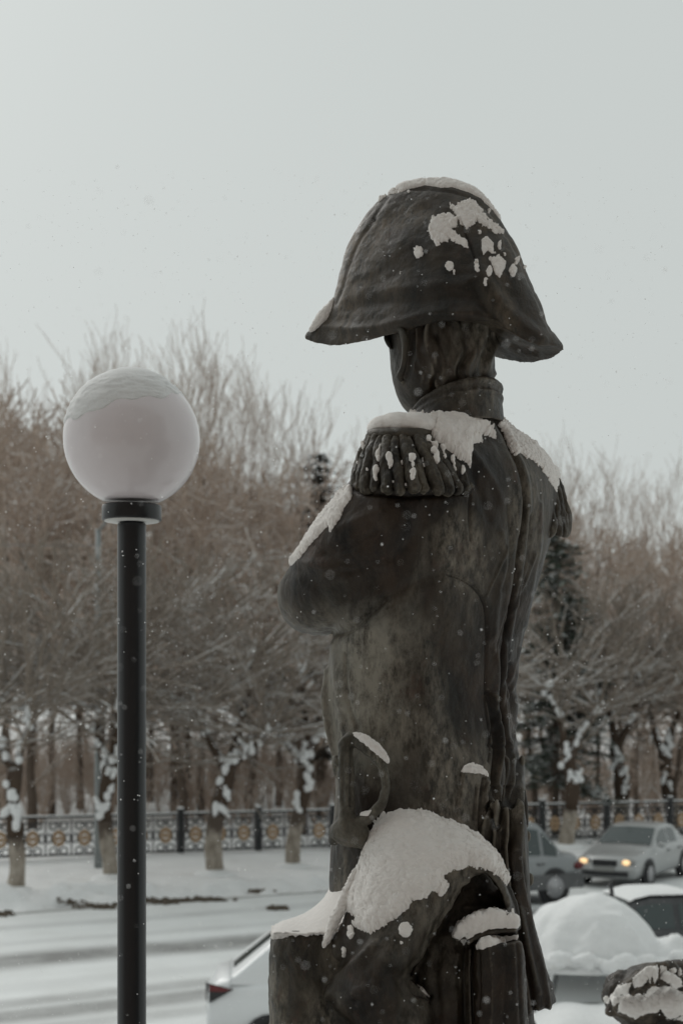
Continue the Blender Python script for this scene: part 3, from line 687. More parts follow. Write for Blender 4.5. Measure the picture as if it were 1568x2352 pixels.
snow_shell('snow_patch', hat, [c1l((470, 215), (500, 150), (560, 100), (640, 70), (780, 55), (900, 70), (1000, 110), (1100, 200), (1200, 350), (1165, 360), (1070, 250), (1010, 190), (945, 155), (860, 128), (800, 132), (720, 118), (640, 138), (590, 155), (520, 168))], 11, 7,
           'thin snow line along the top edge of the bicorne', jit=1.2, noback=.9, seed=3, up=1.0, lump=.1)
snow_shell('snow_patch', hat, [c1l((848, 218), (880, 232), (900, 208), (940, 198), (990, 222), (1030, 268), (1070, 308), (1132, 370), (1085, 370), (1030, 335), (990, 305), (970, 325), (935, 347), (900, 320), (880, 275), (850, 242))], 9, 6,
           'larger upper snow patch stuck on the back of the bicorne', seed=5, jit=4, lump=.6, subdiv=2)
snow_shell('snow_patch', hat, [c1l((752, 292), (800, 280), (850, 268), (887, 300), (882, 335), (850, 342), (890, 382), (937, 410), (942, 447), (900, 428), (850, 405), (800, 422), (780, 442), (750, 402), (733, 360), (748, 320))], 9, 6,
           'snow patch left of the hat seam, just below the upper one', seed=7, jit=4, lump=.6, subdiv=2)
def ell(c, x, y, a, b, n=10): return [c(x + a * math.cos(2 * math.pi * k / n), y + b * math.sin(2 * math.pi * k / n)) for k in range(n)]
snow_shell('snow_flecks', hat, [ell(C1, 682, 472, 26, 30), ell(C1, 846, 545, 22, 26), ell(C1, 868, 578, 9, 14), ell(C1, 985, 530, 13, 26), ell(C1, 990, 558, 8, 14), c1l((1012, 395), (1035, 385), (1060, 410), (1085, 475), (1060, 480), (1045, 462), (1020, 488), (1008, 440)),
            c1l((1060, 505), (1100, 485), (1137, 525), (1128, 570), (1105, 598), (1085, 585), (1070, 545)), ell(C1, 1052, 570, 14, 26), ell(C1, 1176, 567, 17, 28), ell(C1, 1195, 515, 11, 18), ell(C1, 1106, 433, 9, 22), ell(C1, 1133, 480, 7, 14), ell(C1, 1033, 622, 12, 20),
            ell(C1, 1003, 365, 6, 9), ell(C1, 588, 578, 6, 10), ell(C1, 1240, 549, 11, 6), ell(C1, 1056, 500, 7, 10), ell(C1, 632, 155, 8, 6), ell(C1, 1050, 255, 6, 8)], 7, 4,
           'small scattered snow flecks on the right back of the bicorne', kind='stuff', seed=9, jit=3.2, lump=.5, subdiv=2)
def snow_lump(pts, rad, label, amp=1.6, seed=1, name='snow_patch', vox=.0024):
    m_ = remesh([path(pts, rad, 14, 5)], vox, 1, name); c_ = get_co(m_); q_ = c_ / U
    set_co(m_, c_ + get_n(m_) * ((amp * fbm(q_ / 7, 3, seed) + amp * .7 * vnoise(q_ / 2.8, seed + 1)) * U)[:, None])
    return tag(link(name, m_, M['snow']), label, 'snow')
snow_lump([(716, 757, 104), (728, 745, 100), (742, 730, 96), (755, 712, 90), (767, 690, 84)], [8, 13, 17, 14, 7], 'snow lying on the left tip of the bicorne brim', 1.8, 11)
snow_shell('snow_patch', body, [c2l((432, 480), (380, 500), (320, 580), (250, 650), (180, 730), (130, 800), (135, 860), (180, 825), (232, 752), (282, 705), (318, 665), (325, 695), (372, 632), (402, 570), (430, 520))], 15, 8, 'snow strip along the upper edge of the bent sleeve', jit=2.5, noback=.95, seed=13, up=.9, subdiv=2)
sh_src = remesh([body, epi_core(922, 988, -125, 76, 112, 110, 74, 104, 20)], .0042, 2, 'shoulder_src')
snow_shell('snow_patch', sh_src, [conv(CP, ((640, 222), (640, 150), (790, 205), (900, 165), (980, 120), (1060, 105), (1140, 135), (1240, 190), (1335, 235), (1388, 240), (1396, 255), (1360, 268), (1414, 350), (1385, 335), (1325, 305), (1268, 312), (1282, 372), (1240, 392), (1206, 402), (1196, 480), (1192, 560), (1184, 606), (1150, 565), (1100, 545), (1060, 522), (1020, 482), (960, 442), (930, 402), (870, 382), (830, 305), (800, 252), (700, 236)))],
           32, 18, 'thick snow lying over the near shoulder below the collar', subdiv=2, jit=4.5, noback=.9, seed=15, up=1.3, lump=.18, minz=-.2)
snow_shell('snow_patch', body, [c2l((1135, 180), (1160, 150), (1230, 200), (1310, 260), (1375, 290), (1415, 350), (1440, 430), (1418, 505), (1395, 475), (1370, 432), (1340, 392), (1300, 352), (1262, 330), (1240, 312), (1222, 325), (1205, 300), (1218, 335), (1196, 312), (1165, 240))], 7, 8, 'snow along the far shoulder beside the back seam', jit=4, noback=.8, seed=17, lump=.5, subdiv=2)
snow_shell('snow_patch', epb.data, [c2l((1290, 270), (1340, 250), (1400, 290), (1440, 400), (1425, 500), (1395, 470), (1350, 380), (1300, 330))], 12, 8, 'snow cap on the far epaulette', jit=3, noback=.95, seed=18)
snow_lump([(*CH(590, 300), -226), (*CH(690, 350), -234), (*CH(800, 430), -242), (*CH(900, 510), -246), (*CH(985, 600), -248), (*CH(1050, 690), -250)], [5, 9, 11, 11, 9, 4], 'snow along the upper bow of the sabre hilt', 2.6, 19)
snow_lump([(*CH(690, 1425), -240), (*CH(770, 1410), -246), (*CH(870, 1350), -250)], [6, 7, 3], 'small snow streak on the lower bow of the sabre hilt', 1.2, 20)
snow_shell('snow_patch', body, [c3l((955, 770), (970, 740), (1010, 728), (1060, 745), (1088, 792), (1050, 778), (1000, 772))], 12, 4, 'small snow cap on the pocket flap', jit=1, up=1.4, seed=21)
snow_shell('snow_patch', cloak, [c4l((438, 548), (470, 430), (500, 330), (535, 240), (575, 170), (615, 120), (690, 90), (760, 100), (850, 140), (960, 180), (1050, 225), (1110, 280), (1165, 350), (1200, 440), (1190, 455), (1150, 412), (1125, 392), (1080, 378), (1020, 366), (985, 382), (950, 380), (915, 392), (892, 418), (918, 450), (912, 498), (878, 507), (842, 472), (832, 500), (790, 520), (750, 532), (722, 565), (700, 592), (665, 615), (622, 642), (600, 660), (562, 682), (520, 668), (478, 642), (490, 606), (452, 575))],
           26, 22, 'broad smooth snow cover over the top of the bronze cloak', jit=6, noback=.9, seed=23, up=1.0, lump=.14, subdiv=2)
snow_lump([(*C4(343, 735), -290), (*C4(365, 690), -288), (*C4(392, 620), -284), (*C4(425, 550), -276), (*C4(455, 470), -268), (*C4(488, 390), -262)], [5, 10, 12, 12, 10, 7], 'narrow snow strip down the left fold of the cloak', 3.0, 25)
snow_shell('snow_flecks', cloak, [ell(C4, 468, 672, 15, 32), ell(C4, 436, 765, 11, 26), ell(C4, 720, 662, 32, 36), ell(C4, 702, 722, 9, 9), ell(C4, 352, 868, 14, 24), c4l((775, 915), (800, 925), (834, 975), (800, 950))], 8, 4, 'small snow clumps stuck to the front of the cloak', kind='stuff', jit=2, seed=27, subdiv=2)
snow_shell('snow_patch', cloak, [c4l((935, 695), (985, 650), (1040, 610), (1090, 590), (1170, 572), (1225, 590), (1248, 650), (1238, 655), (1180, 652), (1110, 662), (1050, 682), (1010, 705), (990, 735), (975, 712))], 24, 9, 'snow on the upper folded edge inside the cloak', jit=2.5, noback=.95, seed=29, up=1.3)
snow_shell('snow_patch', cloak, [c4l((1050, 750), (1085, 705), (1120, 690), (1180, 698), (1240, 690), (1266, 712), (1220, 706), (1170, 722), (1110, 738), (1075, 752))], 13, 6, 'snow on the lower cloak edge above the hanging panel', jit=2, noback=.95, seed=31, up=1.3)
em = MB()
for x_, y_, w_, r_, q_ in ((890, 984, -140, 46, .62), (915, 983, -140, 56, .60), (950, 983, -140, 56, .60), (980, 986, -120, 46, .7)): em.ball(P(x_, y_, w_), r_ * U, 24, (1, 1.1, q_))
em = remesh([em.mesh('e')], .003, 6, 'snow_patch'); c_ = get_co(em); set_co(em, c_ + get_n(em) * ((1.2 * fbm(c_ / U / 7, 3, 91) + .8 * vnoise(c_ / U / 2.6, 92)) * U)[:, None])
tag(link('snow_patch', em, M['snow']), 'rounded snow cushion on the flat top of the near epaulette', 'snow')
# snow heap on the stone block
heap = MB(); back = smooth_pts([C4(*p) for p in ((106, 645), (145, 622), (250, 585), (335, 520), (380, 445), (430, 398), (510, 350), (600, 330))], 6); L = len(back)
fr_ = smooth_pts([C4(*p) for p in ((104, 672), (160, 676), (240, 682), (320, 676), (400, 670), (450, 620), (520, 560), (600, 500))], 6); rows = []
for v in np.linspace(0, 1, 14):
    row = []
    for k in range(L):
        a, b = np.array(fr_[k]), np.array(back[k]); p = a + (b - a) * (1 - (1 - v) ** 1.5) if v > 0 else a; wd = -285 + (235 * v)
        if v == 1: wd = -40
        row.append(P(p[0], p[1], wd))
    rows.append(row)
low = [[P(*(np.array(b) + (0, 60)), -20) for b in back], [P(*(np.array(f) + (0, 30)), -200) for f in fr_]]
heap.grid([low[1]] + rows + low + [low[1]][:0])
hp = heap.mesh('heap'); bm = bmesh.new(); bm.from_mesh(hp); bmesh.ops.holes_fill(bm, edges=[e for e in bm.edges if e.is_boundary]); bm.to_mesh(hp); bm.free()
hp = remesh([hp], .0045, 3, 'snow_heap'); co = get_co(hp); nn = get_n(hp); q = lay(co); edge_ = np.clip((q[:, 1] - C4(0, 560)[1]) / 40, 0, 1)
set_co(hp, co + nn * ((1.2 * fbm(co / U / 8, 3, 50) + edge_ * (8 * fbm(co / U / 9, 3, 51) + 3 * vnoise(co / U / 3, 52)) * (nn[:, 2] < .8)) * U)[:, None])
tag(link('snow_heap', hp, M['snow']), 'snow heap sloping down over the stone block left of the cloak', 'snow')
# snow caught between the fringe cords
dg = bpy.context.evaluated_depsgraph_get()
mb = MB(); EV = []; EF = []
for o_ in [epa] + list(epa.children):
    b_ = len(EV); EV += [tuple(v.co) for v in o_.data.vertices]; EF += [tuple(i_ + b_ for i_ in p_.vertices) for p_ in o_.data.polygons]
bv = BVHTree.FromPolygons(EV, EF); rnd = random.Random(4)
for x, y, a, b in ((370, 500, 22, 55), (378, 420, 10, 30), (345, 640, 24, 65), (335, 690, 16, 25), (470, 530, 26, 45), (468, 590, 18, 25), (665, 510, 24, 35), (668, 575, 14, 30), (670, 680, 20, 55), (576, 575, 12, 28), (820, 345, 22, 30), (865, 430, 28, 50), (885, 520, 26, 55), (940, 440, 18, 40), (955, 500, 12, 30),
                   (1030, 520, 16, 40), (1045, 600, 14, 45), (1120, 625, 18, 38), (230, 405, 15, 30), (262, 620, 10, 22), (180, 560, 8, 20), (605, 750, 14, 16), (500, 740, 12, 12), (765, 540, 8, 20), (772, 590, 10, 20)):
    for j in range(5):
        lx, ly = CP(x + rnd.uniform(-.5, .5) * a, y + rnd.uniform(-.7, .7) * b); d = (Vector(P(lx, ly, 0)) - Vector((0, 0, EYE))).normalized()
        hit = bv.ray_cast(Vector((0, 0, EYE)), d)
        if hit[0] is None: continue
        p = hit[0] + hit[1] * .002; r = min(a, b * .6) * .2563 * U * rnd.uniform(.75, 1.25)
        mb.ball(p, r, 10, (1, .8, rnd.uniform(1.0, 1.7)))
fm = remesh([mb.mesh('f')], .0022, 1, 'fringe_snow'); co = get_co(fm); set_co(fm, co + get_n(fm) * (1.8 * fbm(co / U / 4, 3, 60) * U)[:, None])
tag(link('fringe_snow', fm, M['snow']), 'small snow clumps caught between the fringe cords of the near epaulette', kind='stuff')

# ------------------------------------------------------------------ second bronze figure, lower right
D2 = 5.6
f2 = empty('bronze_figure', P(1500, 2600, 0, D=D2), 'second dark bronze figure with a curled snow-covered hat at the lower right edge', 'statue'); 
def bb(x, y, wd, r, sq=(1, 1, 1)): a, b = CB(x, y); return ballm(a, b, wd, r * .1578, sq, D=D2, n=28)
def bp(pts, rad, n=14): return path([(*CB(x, y), wd) for x, y, wd in pts], [r * .1578 for r in rad], n, 5, D=D2)
fm2 = [bb(1150, 1080, 0, 640, (1.1, 1, .82)), bb(700, 1000, 0, 310, (1, 1, 1.1)), bb(1500, 900, 0, 400), bb(640, 1180, -60, 170), bb(900, 1180, -110, 220, (1.6, 1, .8)), bb(1300, 1150, -130, 240, (1.6, 1, .9)),
       bp([(500, 1200, -60), (470, 1260, -70), (560, 1280, -80), (760, 1320, -90), (1000, 1290, -110), (1300, 1260, -120), (1600, 1330, -120)], [50, 48, 70, 60, 80, 90, 90]),
       bp([(620, 1000, -150), (800, 860, -190), (1000, 720, -200), (1200, 640, -190), (1400, 640, -170), (1550, 800, -150)], [60, 90, 100, 95, 90, 80]),
       bp([(850, 1000, -190), (980, 860, -215), (1080, 720, -220)], [50, 70, 60]), bp([(1000, 1000, -190), (1120, 860, -220), (1180, 720, -220)], [50, 70, 60]), bp([(1200, 850, -190), (1400, 800, -215), (1560, 950, -200)], [60, 80, 60]),
       bp([(1250, 1300, -20), (1250, 1900, 0), (1250, 3000, 0)], [500, 620, 700])]
fb = remesh(fm2, .007, 3, 'figure_body'); sculpt(fb, [(conv(CB, ((880, 800), (840, 900), (780, 1000))), 4, 9), (conv(CB, ((1050, 760), (1020, 880), (900, 1010))), 5, 10), (conv(CB, ((1200, 600), (1210, 760), (1190, 860))), 4, 10), (conv(CB, ((1300, 640), (1400, 760), (1500, 700))), 5, 10)], (), [((30, 30, 30), 9, 71), ((10, 10, 10), 3, 72)])
o = link('body', fb, M['bronze_hat'], f2); o.matrix_parent_inverse = Matrix.Translation(-f2.location)
snow_shell('snow_patch', fb, [conv(CB, ((1190, 590), (1050, 630), (930, 690), (840, 780), (820, 830), (620, 900), (540, 1000), (500, 1050), (505, 1100), (560, 1180), (640, 1130), (620, 1260), (780, 1330), (870, 1370), (1050, 1290), (1180, 1280), (1240, 1230), (1330, 1370), (1640, 1400), (1640, 980), (1500, 960), (1300, 900), (1100, 895), (1000, 1020), (850, 1040), (770, 1000), (820, 830), (860, 930), (980, 880), (1060, 770), (1080, 860), (1110, 720), (1150, 840), (1200, 760), (1195, 600))),
            conv(CB, ((1220, 590), (1330, 600), (1320, 700), (1420, 740), (1520, 800), (1560, 900), (1450, 930), (1330, 840), (1230, 790), (1240, 680))), ell(CB, 1420, 670, 50, 50), ell(CB, 1510, 700, 30, 55), ell(CB, 455, 1090, 40, 60)],
           14, 8, 'crusted snow covering the hat of the second bronze figure', seed=33, jit=3, lump=.35)

# ------------------------------------------------------------------ globe lamp
DL = 4.2; k = DL / F
lp = empty('globe_lamp', (P(303, 1000, 0, D=DL)[0], DL, TZ), 'black lamp post with a large white globe capped with snow, left of the statue', 'street lamp')
lz = lambda y: EYE + (HY - y) * k - TZ
black = mat('black_paint', (.010, .0105, .012), .35, 0, .5); nb = N(black); nb.bump(nb.noise(60, 4, .5), .05, .002)
MB().lathe([(.075, 0), (.075, .03), (.055, .045), (32.8 * k, .06), (32.8 * k, lz(1204) - .004), (31.5 * k, lz(1203)), (27 * k, lz(1202)), (27 * k, lz(1185))], n=48).build('pole', black, lp)
MB().lathe([(27 * k, lz(1198)), (64 * k, lz(1196)), (67.5 * k, lz(1195)), (68 * k, lz(1193)), (68 * k, lz(1164)), (66 * k, lz(1161)), (40 * k, lz(1160))], n=64).build('collar', black, lp)
und = mat('white_plastic', (.62, .62, .6), .5); MB().lathe([(27.5 * k, lz(1199.5)), (62 * k, lz(1198.2)), (62 * k, lz(1194)), (27.5 * k, lz(1194))], n=48).build('gasket', und, lp)
gz = lz(1010); GR = 155.5 * k
glm = mat('opal_acrylic', (.52, .49, .52), .2, 0, .5); glm.node_tree.nodes['Principled BSDF'].inputs['Coat Weight'].default_value = .3
ng = N(glm); ng.l(ng.mix(ng.ramp(ng.noise(3, 5, .6), [(.35, 0), (.7, 1)]), (.70, .645, .66), (.78, .735, .755)), ng.b.inputs['Base Color'])
MB().lathe([(GR * math.cos(a), gz + GR * math.sin(a)) for a in np.linspace(-1.14, 1.5707, 48)], n=96).build('globe', glm, lp)
MB().tube([(GR * 1.0 * math.cos(a) * .04, -GR * 1.002 * math.cos(a), gz + GR * 1.002 * math.sin(a)) for a in np.linspace(-1.1, .6, 2)][:0] or [(GR * .75 * math.cos(a), GR * .66 * math.cos(a), gz + GR * math.sin(a)) for a in np.linspace(-1.1, .7, 20)], .0012, 6).build('seam', und, lp)
# snow cap on the globe
rows = []; cap = MB()
for i in range(60):
    row = []
    for j in range(160):
        an = 2 * math.pi * j / 160
        lim = R(66) - R(15) * math.cos(an - R(10)) + R(2.2) * math.sin(5 * an) + R(1.6) * math.sin(13 * an + 1)
        row.append((i / 59, an, lim))
    rows.append(row)
A = np.array(rows).reshape(-1, 3); th = A[:, 0] * A[:, 2]; dirs = np.stack([np.sin(th) * np.cos(A[:, 1]), np.sin(th) * np.sin(A[:, 1]), np.cos(th)], 1)
tk = .011 * np.clip(1 - A[:, 0] ** 1.6, 0, 1) * (1 + .2 * fbm(dirs * 3, 3, 4)) + .0015 + .005 * fbm(dirs * np.array([9, 9, 22]), 4, 6) * np.clip(A[:, 0] * 1.8 - .5, 0, 1) + .0012 * fbm(dirs * 50, 2, 7)
tk = np.where(A[:, 0] >= 1, -.004, np.maximum(tk, .0008)); V = dirs * (GR + tk)[:, None] * np.array([1, 1, .985]) + np.array([lp.location.x, lp.location.y, lp.location.z + gz])
i = (np.arange(59)[:, None] * 160 + np.arange(160)[None]); j = (np.arange(59)[:, None] * 160 + (np.arange(160)[None] + 1) % 160)
Q = np.stack([i.ravel(), (i + 160).ravel(), (j + 160).ravel(), j.ravel()], 1)
tag(link('snow_layer', mesh_np('snow_layer', V, Q), M['snow_soft']), 'snow cap lying on top of the white lamp globe', 'snow')

# ------------------------------------------------------------------ trees
def prisms(segs, n=3):
    S = np.array(segs, float); p0, p1, r0, r1 = S[:, 0:3], S[:, 3:6], S[:, 6], S[:, 7]; d = p1 - p0; d /= np.linalg.norm(d, axis=1, keepdims=True) + 1e-9
    ref = np.where(np.abs(d[:, 2:3]) < .9, np.array([[0, 0, 1.]]), np.array([[1., 0, 0]])); a = np.cross(d, ref); a /= np.linalg.norm(a, axis=1, keepdims=True); b = np.cross(d, a)
    V = []
    for P_, r in ((p0, r0), (p1, r1)):
        for k in range(n):
            an = 2 * math.pi * k / n; V.append(P_ + (a * math.cos(an) + b * math.sin(an)) * r[:, None])
    V = np.stack(V, 1); base = (np.arange(len(S)) * 2 * n)[:, None]; Q = []
    for k in range(n): Q.append(base + np.array([[k, n + k, n + (k + 1) % n, (k + 1) % n]]))
    return V.reshape(-1, 3), np.stack(Q, 1).reshape(-1, 4)
def grow(rnd, p, d, L, r, lev, maxlev, segs, up=.1, spread=.6, nb=(3, 5), step=3, rmin=.006, wob=.16):
    pts = [p]; q = Vector(p); d = Vector(d).normalized(); rr = r
    for s in range(step):
        q2 = q + d * (L / step); r2 = max(rr * .80, rmin); segs.append((lev, (*q, *q2, rr, r2)))
        d = (d + Vector((rnd.gauss(0, wob), rnd.gauss(0, wob), rnd.gauss(0, wob) + up))).normalized(); q = q2; rr = r2; pts.append(q.copy())
    if lev < maxlev:
        for k in range(rnd.randint(*nb)):
            t = rnd.uniform(.25, 1); i = min(int(t * step), step - 1); bp_ = pts[i].lerp(pts[i + 1], t * step - i); az = rnd.uniform(0, 2 * math.pi)
            side = d.orthogonal().normalized(); side.rotate(Matrix.Rotation(az, 3, d)); nd = (d * (1 - spread * .4) + side * spread * rnd.uniform(.6, 1.3)).normalized()
            grow(rnd, bp_, nd, L * rnd.uniform(.5, .78), max(rr * rnd.uniform(.5, .8), rmin), lev + 1, maxlev, segs, up, spread, nb, step, rmin, wob)
def bark(name, base, snow=.5, sc=9):
    m = mat(name, base, .9, 0, .1); n = N(m); g = n.new('ShaderNodeNewGeometry'); sep = n.new('ShaderNodeSeparateXYZ'); n.l(g.outputs['Normal'], sep.inputs[0])
    c = n.mix(n.noise(sc, 3, .6, (1, 1, .3)), tuple(v * .6 for v in base), tuple(v * 1.4 for v in base))
    f = n.math('MULTIPLY', n.ramp(sep.outputs[2], [(.35, 0), (.65, 1)]), n.ramp(n.noise(2.2, 3, .6), [(.40, 0), (.60, snow)]))
    n.l(n.mix(f, c, (.74, .76, .76)), n.b.inputs['Base Color']); return m
M['twig'] = bark('twig_bark', (.44, .35, .29), 1.0); M['trunk'] = bark('dark_bark', (.11, .085, .068), .6); M['limb'] = bark('limb_bark', (.075, .055, .042), 1.0)
def tree_meshes(seed, H, kind):
    rnd = random.Random(seed); segs = []; trunk = []
    if kind == 'wood':
        q = Vector((0, 0, -.2)); d = Vector((0, 0, 1)); n = 9; r = H * .009 + .035
        for s in range(n):
            q2 = q + d * (H * .62 / n); r2 = r * .86; trunk.append((*q, *q2, r, r2))
            if s >= 2:
                for k in range(rnd.randint(3, 5)):
                    az = rnd.uniform(0, 2 * math.pi); nd = Vector((math.cos(az), math.sin(az), rnd.uniform(.25, 1.0)))
                    grow(rnd, q2, nd, H * rnd.uniform(.16, .26), r2 * .5, 1, 4, segs, .09, .75, (2, 4), 3, .017)
            d = (d + Vector((rnd.gauss(0, .11), rnd.gauss(0, .11), .2))).normalized(); q, r = q2, r2
        for k in range(4): grow(rnd, q, (rnd.gauss(0, .4), rnd.gauss(0, .4), 1), H * .18, min(r * .6, .013), 1, 4, segs, .15, .6, (3, 4), 3, .014)
    elif kind == 'tall':
        q = Vector((0, 0, -.2)); d = Vector((0, 0, 1)); n = 12; r = H * .008 + .04
        for s in range(n):
            q2 = q + d * (H * .8 / n); r2 = r * .86; trunk.append((*q, *q2, r, r2))
            if s >= 4:
                for k in range(3):
                    az = rnd.uniform(0, 2 * math.pi); grow(rnd, q2, (math.cos(az) * .45, math.sin(az) * .45, 1), H * rnd.uniform(.12, .2), r2 * .26, 1, 3, segs, .22, .42, (2, 4), 4, .009)
            d = (d + Vector((rnd.gauss(0, .03), rnd.gauss(0, .03), .3))).normalized(); q, r = q2, r2
        for k in range(3): grow(rnd, q, (rnd.gauss(0, .15), rnd.gauss(0, .15), 1), H * .2, min(r * .7, .022), 1, 3, segs, .2, .35, (3, 4), 4, .009)
    return mesh_np('trunk', *prisms(trunk, 7)), mesh_np('crown', *prisms([s[1] for s in segs], 3), smooth=False)
HMAX = {}
def top_of(cm):
    if cm.name not in HMAX: HMAX[cm.name] = float(np.percentile(get_co(cm)[:, 2], 99.9))
    return HMAX[cm.name]
def plant_tree(tm, cm, loc, rz, s, name, label, cat='tree', group=None, mt='trunk', mc='twig'):
    root = empty(name, loc, label, cat, group, rz); root.scale = (s, s, s)
    link('trunk', tm, M[mt], root); link('crown', cm, M[mc], root); return root
wood_v = [tree_meshes(100 + i, 11, 'wood') for i in range(5)]; tall_v = [tree_meshes(200 + i, 18, 'tall') for i in range(4)]
rnd = random.Random(11)
def top_row(x):      # height of the wood's ragged top edge across the view
    xs = [-200, 0, 60, 170, 400, 520, 640, 720, 800, 1250, 1400, 1568, 1800]; ys = [900, 900, 900, 950, 1020, 1060, 1110, 1130, 1100, 1200, 1270, 1230, 1190]; return float(np.interp(x, xs, ys))
CN = ['beyond the left edge', 'at the left edge', 'above the leftmost whitewashed trunk', 'left of the grey pole', 'behind the grey pole', 'behind the lamp post', 'just right of the lamp post', 'left of the thickest whitewashed tree', 'behind the thickest whitewashed tree', 'between the two whitewashed trees left of the statue', 'just left of the statue', 'behind the statue elbow', 'behind the statue waist', 'behind the coat tails', 'just right of the statue', 'behind the off-road car', 'left part above the saloon car', 'right part above the saloon car', 'at the right edge', 'beyond the right edge']
USED = set()
def CW(lx):
    k = min(max(int((lx + 80) / 88), 0), 19)
    return CN[k]
ROWN = {52: 'front', 60: 'second', 69: 'third', 80: 'fourth', 94: 'hindmost'}
for Y, cnt in ((52, 6), (60, 7), (69, 7), (80, 8), (94, 9)):
    for i in range(cnt):
        lx = -60 + (i + .5 + rnd.uniform(-.35, .35)) * (1690 / cnt)
        if 900 < lx < 1150 : continue
        X = (lx - 784) * Y / F; yy = Y + rnd.uniform(-2.5, 2.5); gz_ = float(ground_z(np.array(X), np.array(yy)))
        Hh = (EYE + (HY - top_row(lx) - rnd.uniform(-70, 30)) * Y / F - gz_)
        if Y > 80: Hh = min(Hh, 15)
        tm, cm_ = wood_v[rnd.randrange(5)]
        plant_tree(tm, cm_, (X, yy, gz_), rnd.uniform(0, 6.28), Hh / top_of(cm_), 'bare_tree', '%s-row bare tree beyond the fence, %s' % (ROWN[Y], CW(lx)), group='bare trees of the wood beyond the fence')
def SLW(x):
    for a, t in ((60, 'at the left edge of the photo'), (100, 'just inside the left edge'), (150, 'left of the white globe, near the left edge'), (210, 'above the left shoulder of the white globe'), (250, 'above the centre-left of the white globe'), (280, 'directly above the lamp post'), (320, 'above the right half of the globe'), (360, 'above the right rim of the globe'),
                 (415, 'just right of the white globe'), (445, 'in the tall cluster right of the globe'), (475, 'tallest in the cluster right of the globe'), (515, 'at the right side of the cluster beside the globe'), (560, 'midway between globe and hat tip'), (600, 'below the sky gap left of the hat tip'), (660, 'under the left tip of the bicorne, farther left'), (720, 'under the left tip of the bicorne'),
                 (790, 'left of the near epaulette'), (900, 'just above the near epaulette'), (1290, 'right beside the far shoulder'), (1340, 'right of the far epaulette'), (1400, 'above the silver saloon car'), (1440, 'above the right part of the silver car'), (1480, 'short one near the right edge'), (1520, 'near the right edge of the photo'), (1700, 'at the right edge of the photo')):
        if x < a: return t
for lx, ty, Y in ((20, 780, 60), (80, 850, 66), (185, 760, 62), (235, 730, 58), (262, 745, 64), (300, 790, 60), (345, 770, 66), (400, 790, 60), (430, 745, 64), (462, 735, 58), (490, 780, 62), (540, 810, 66), (575, 800, 60), (640, 850, 64), (690, 870, 60), (745, 900, 66), (830, 950, 60),
                  (1265, 985, 62), (1310, 1020, 66), (1370, 1010, 60), (1425, 1040, 64), (1500, 1060, 60), (1545, 1030, 66), (120, 880, 58), (1460, 1100, 58)):
    X = (lx - 784) * Y / F; gz_ = float(ground_z(np.array(X), np.array(float(Y)))); Hh = EYE + (HY - ty) * Y / F - gz_; tm, cm_ = tall_v[rnd.randrange(4)]
    plant_tree(tm, cm_, (X, Y, gz_), rnd.uniform(0, 6.28), Hh / top_of(cm_), 'slender_tree', 'tall slender bare tree %s' % SLW(lx), group='slender trees rising above the wood')
# undergrowth
ub = []; r2 = random.Random(5)
for i in range(620):
    Y = r2.uniform(53, 92); X = r2.uniform(-.27, .27) * Y; z = float(ground_z(np.array(X), np.array(Y))); h = r2.uniform(1.4, 4.6) * (1 if r2.random() < .6 else .45)
    for j in range(7):
        ex, ey, ez = X + r2.gauss(0, .16) * h, Y + r2.gauss(0, .16) * h, z + h * r2.uniform(.6, 1); ub.append((X, Y, z, ex, ey, ez, .022, .009))
        for k in range(4):
            t = r2.uniform(.3, .95); bx, by, bz = X + (ex - X) * t, Y + (ey - Y) * t, z + (ez - z) * t; ub.append((bx, by, bz, bx + r2.gauss(0, .45), by + r2.gauss(0, .3), bz + r2.uniform(.1, .9), .012, .007))
V, Q = prisms(ub); tag(link('undergrowth', mesh_np('undergrowth', V, Q, False), M['twig']), 'low bare undergrowth between the park trees', kind='stuff')

# far conifers
def conifer(seed, H, W, mname, dens=16):
    rnd = random.Random(seed); trunk = [(0, 0, -.2, 0, 0, H * .98, H * .014, .02)]; tv = []; tf = []; segs = []
    z = H * .18
    while z < H:
        f = (z - H * .18) / (H * .82); nbr = 4
        for k in range(nbr):
            az = rnd.uniform(0, 6.28); L = W * (1 - f) ** .7 * rnd.uniform(.5, 1.1) + .25; dz = -.18 * L
            e = (math.cos(az) * L, math.sin(az) * L, z + dz); segs.append((0, 0, z, *e, .03, .01))
            for t in range(int(10 + L * 42)):
                u = rnd.uniform(.2, 1.05); c = Vector((e[0] * u, e[1] * u, z + dz * u)) + Vector((rnd.gauss(0, .16), rnd.gauss(0, .16), rnd.gauss(-.05, .09)))
                a = rnd.uniform(0, 6.28); s = rnd.uniform(.06, .15); b = len(tv); v1 = Vector((math.cos(a), math.sin(a), rnd.uniform(-.5, .3))) * s * 1.7; v2 = Vector((-math.sin(a), math.cos(a), rnd.uniform(-.4, .4))) * s * .5
                tv += [c - v1, c + v2, c + v1, c - v2]; tf.append((b, b + 1, b + 2, b + 3))
        z += H * .028
    return mesh_np('trunk', *prisms(trunk, 7)), mesh_np('branch', *prisms(segs)), mesh_np('needles', np.array([tuple(v) for v in tv]), np.array(tf), False)
M['needle'] = bark('pine_needles', (.085, .105, .08), .95, 3); M['needle_b'] = bark('brown_needles', (.055, .045, .034), .15, 3)
def pine(lx, Y, ty, W, seed, label, mn='needle'):
    X = (lx - 784) * Y / F; gz_ = float(ground_z(np.array(X), np.array(float(Y)))); H = EYE + (HY - ty) * Y / F - gz_
    t, b, nd = conifer(seed, H, W, mn); r_ = empty('pine_tree', (X, Y, gz_), label, 'tree'); link('trunk', t, M['trunk'], r_); tag(link('branch', b, M['trunk'], r_), kind='stuff'); link('needles', nd, M[mn], r_)
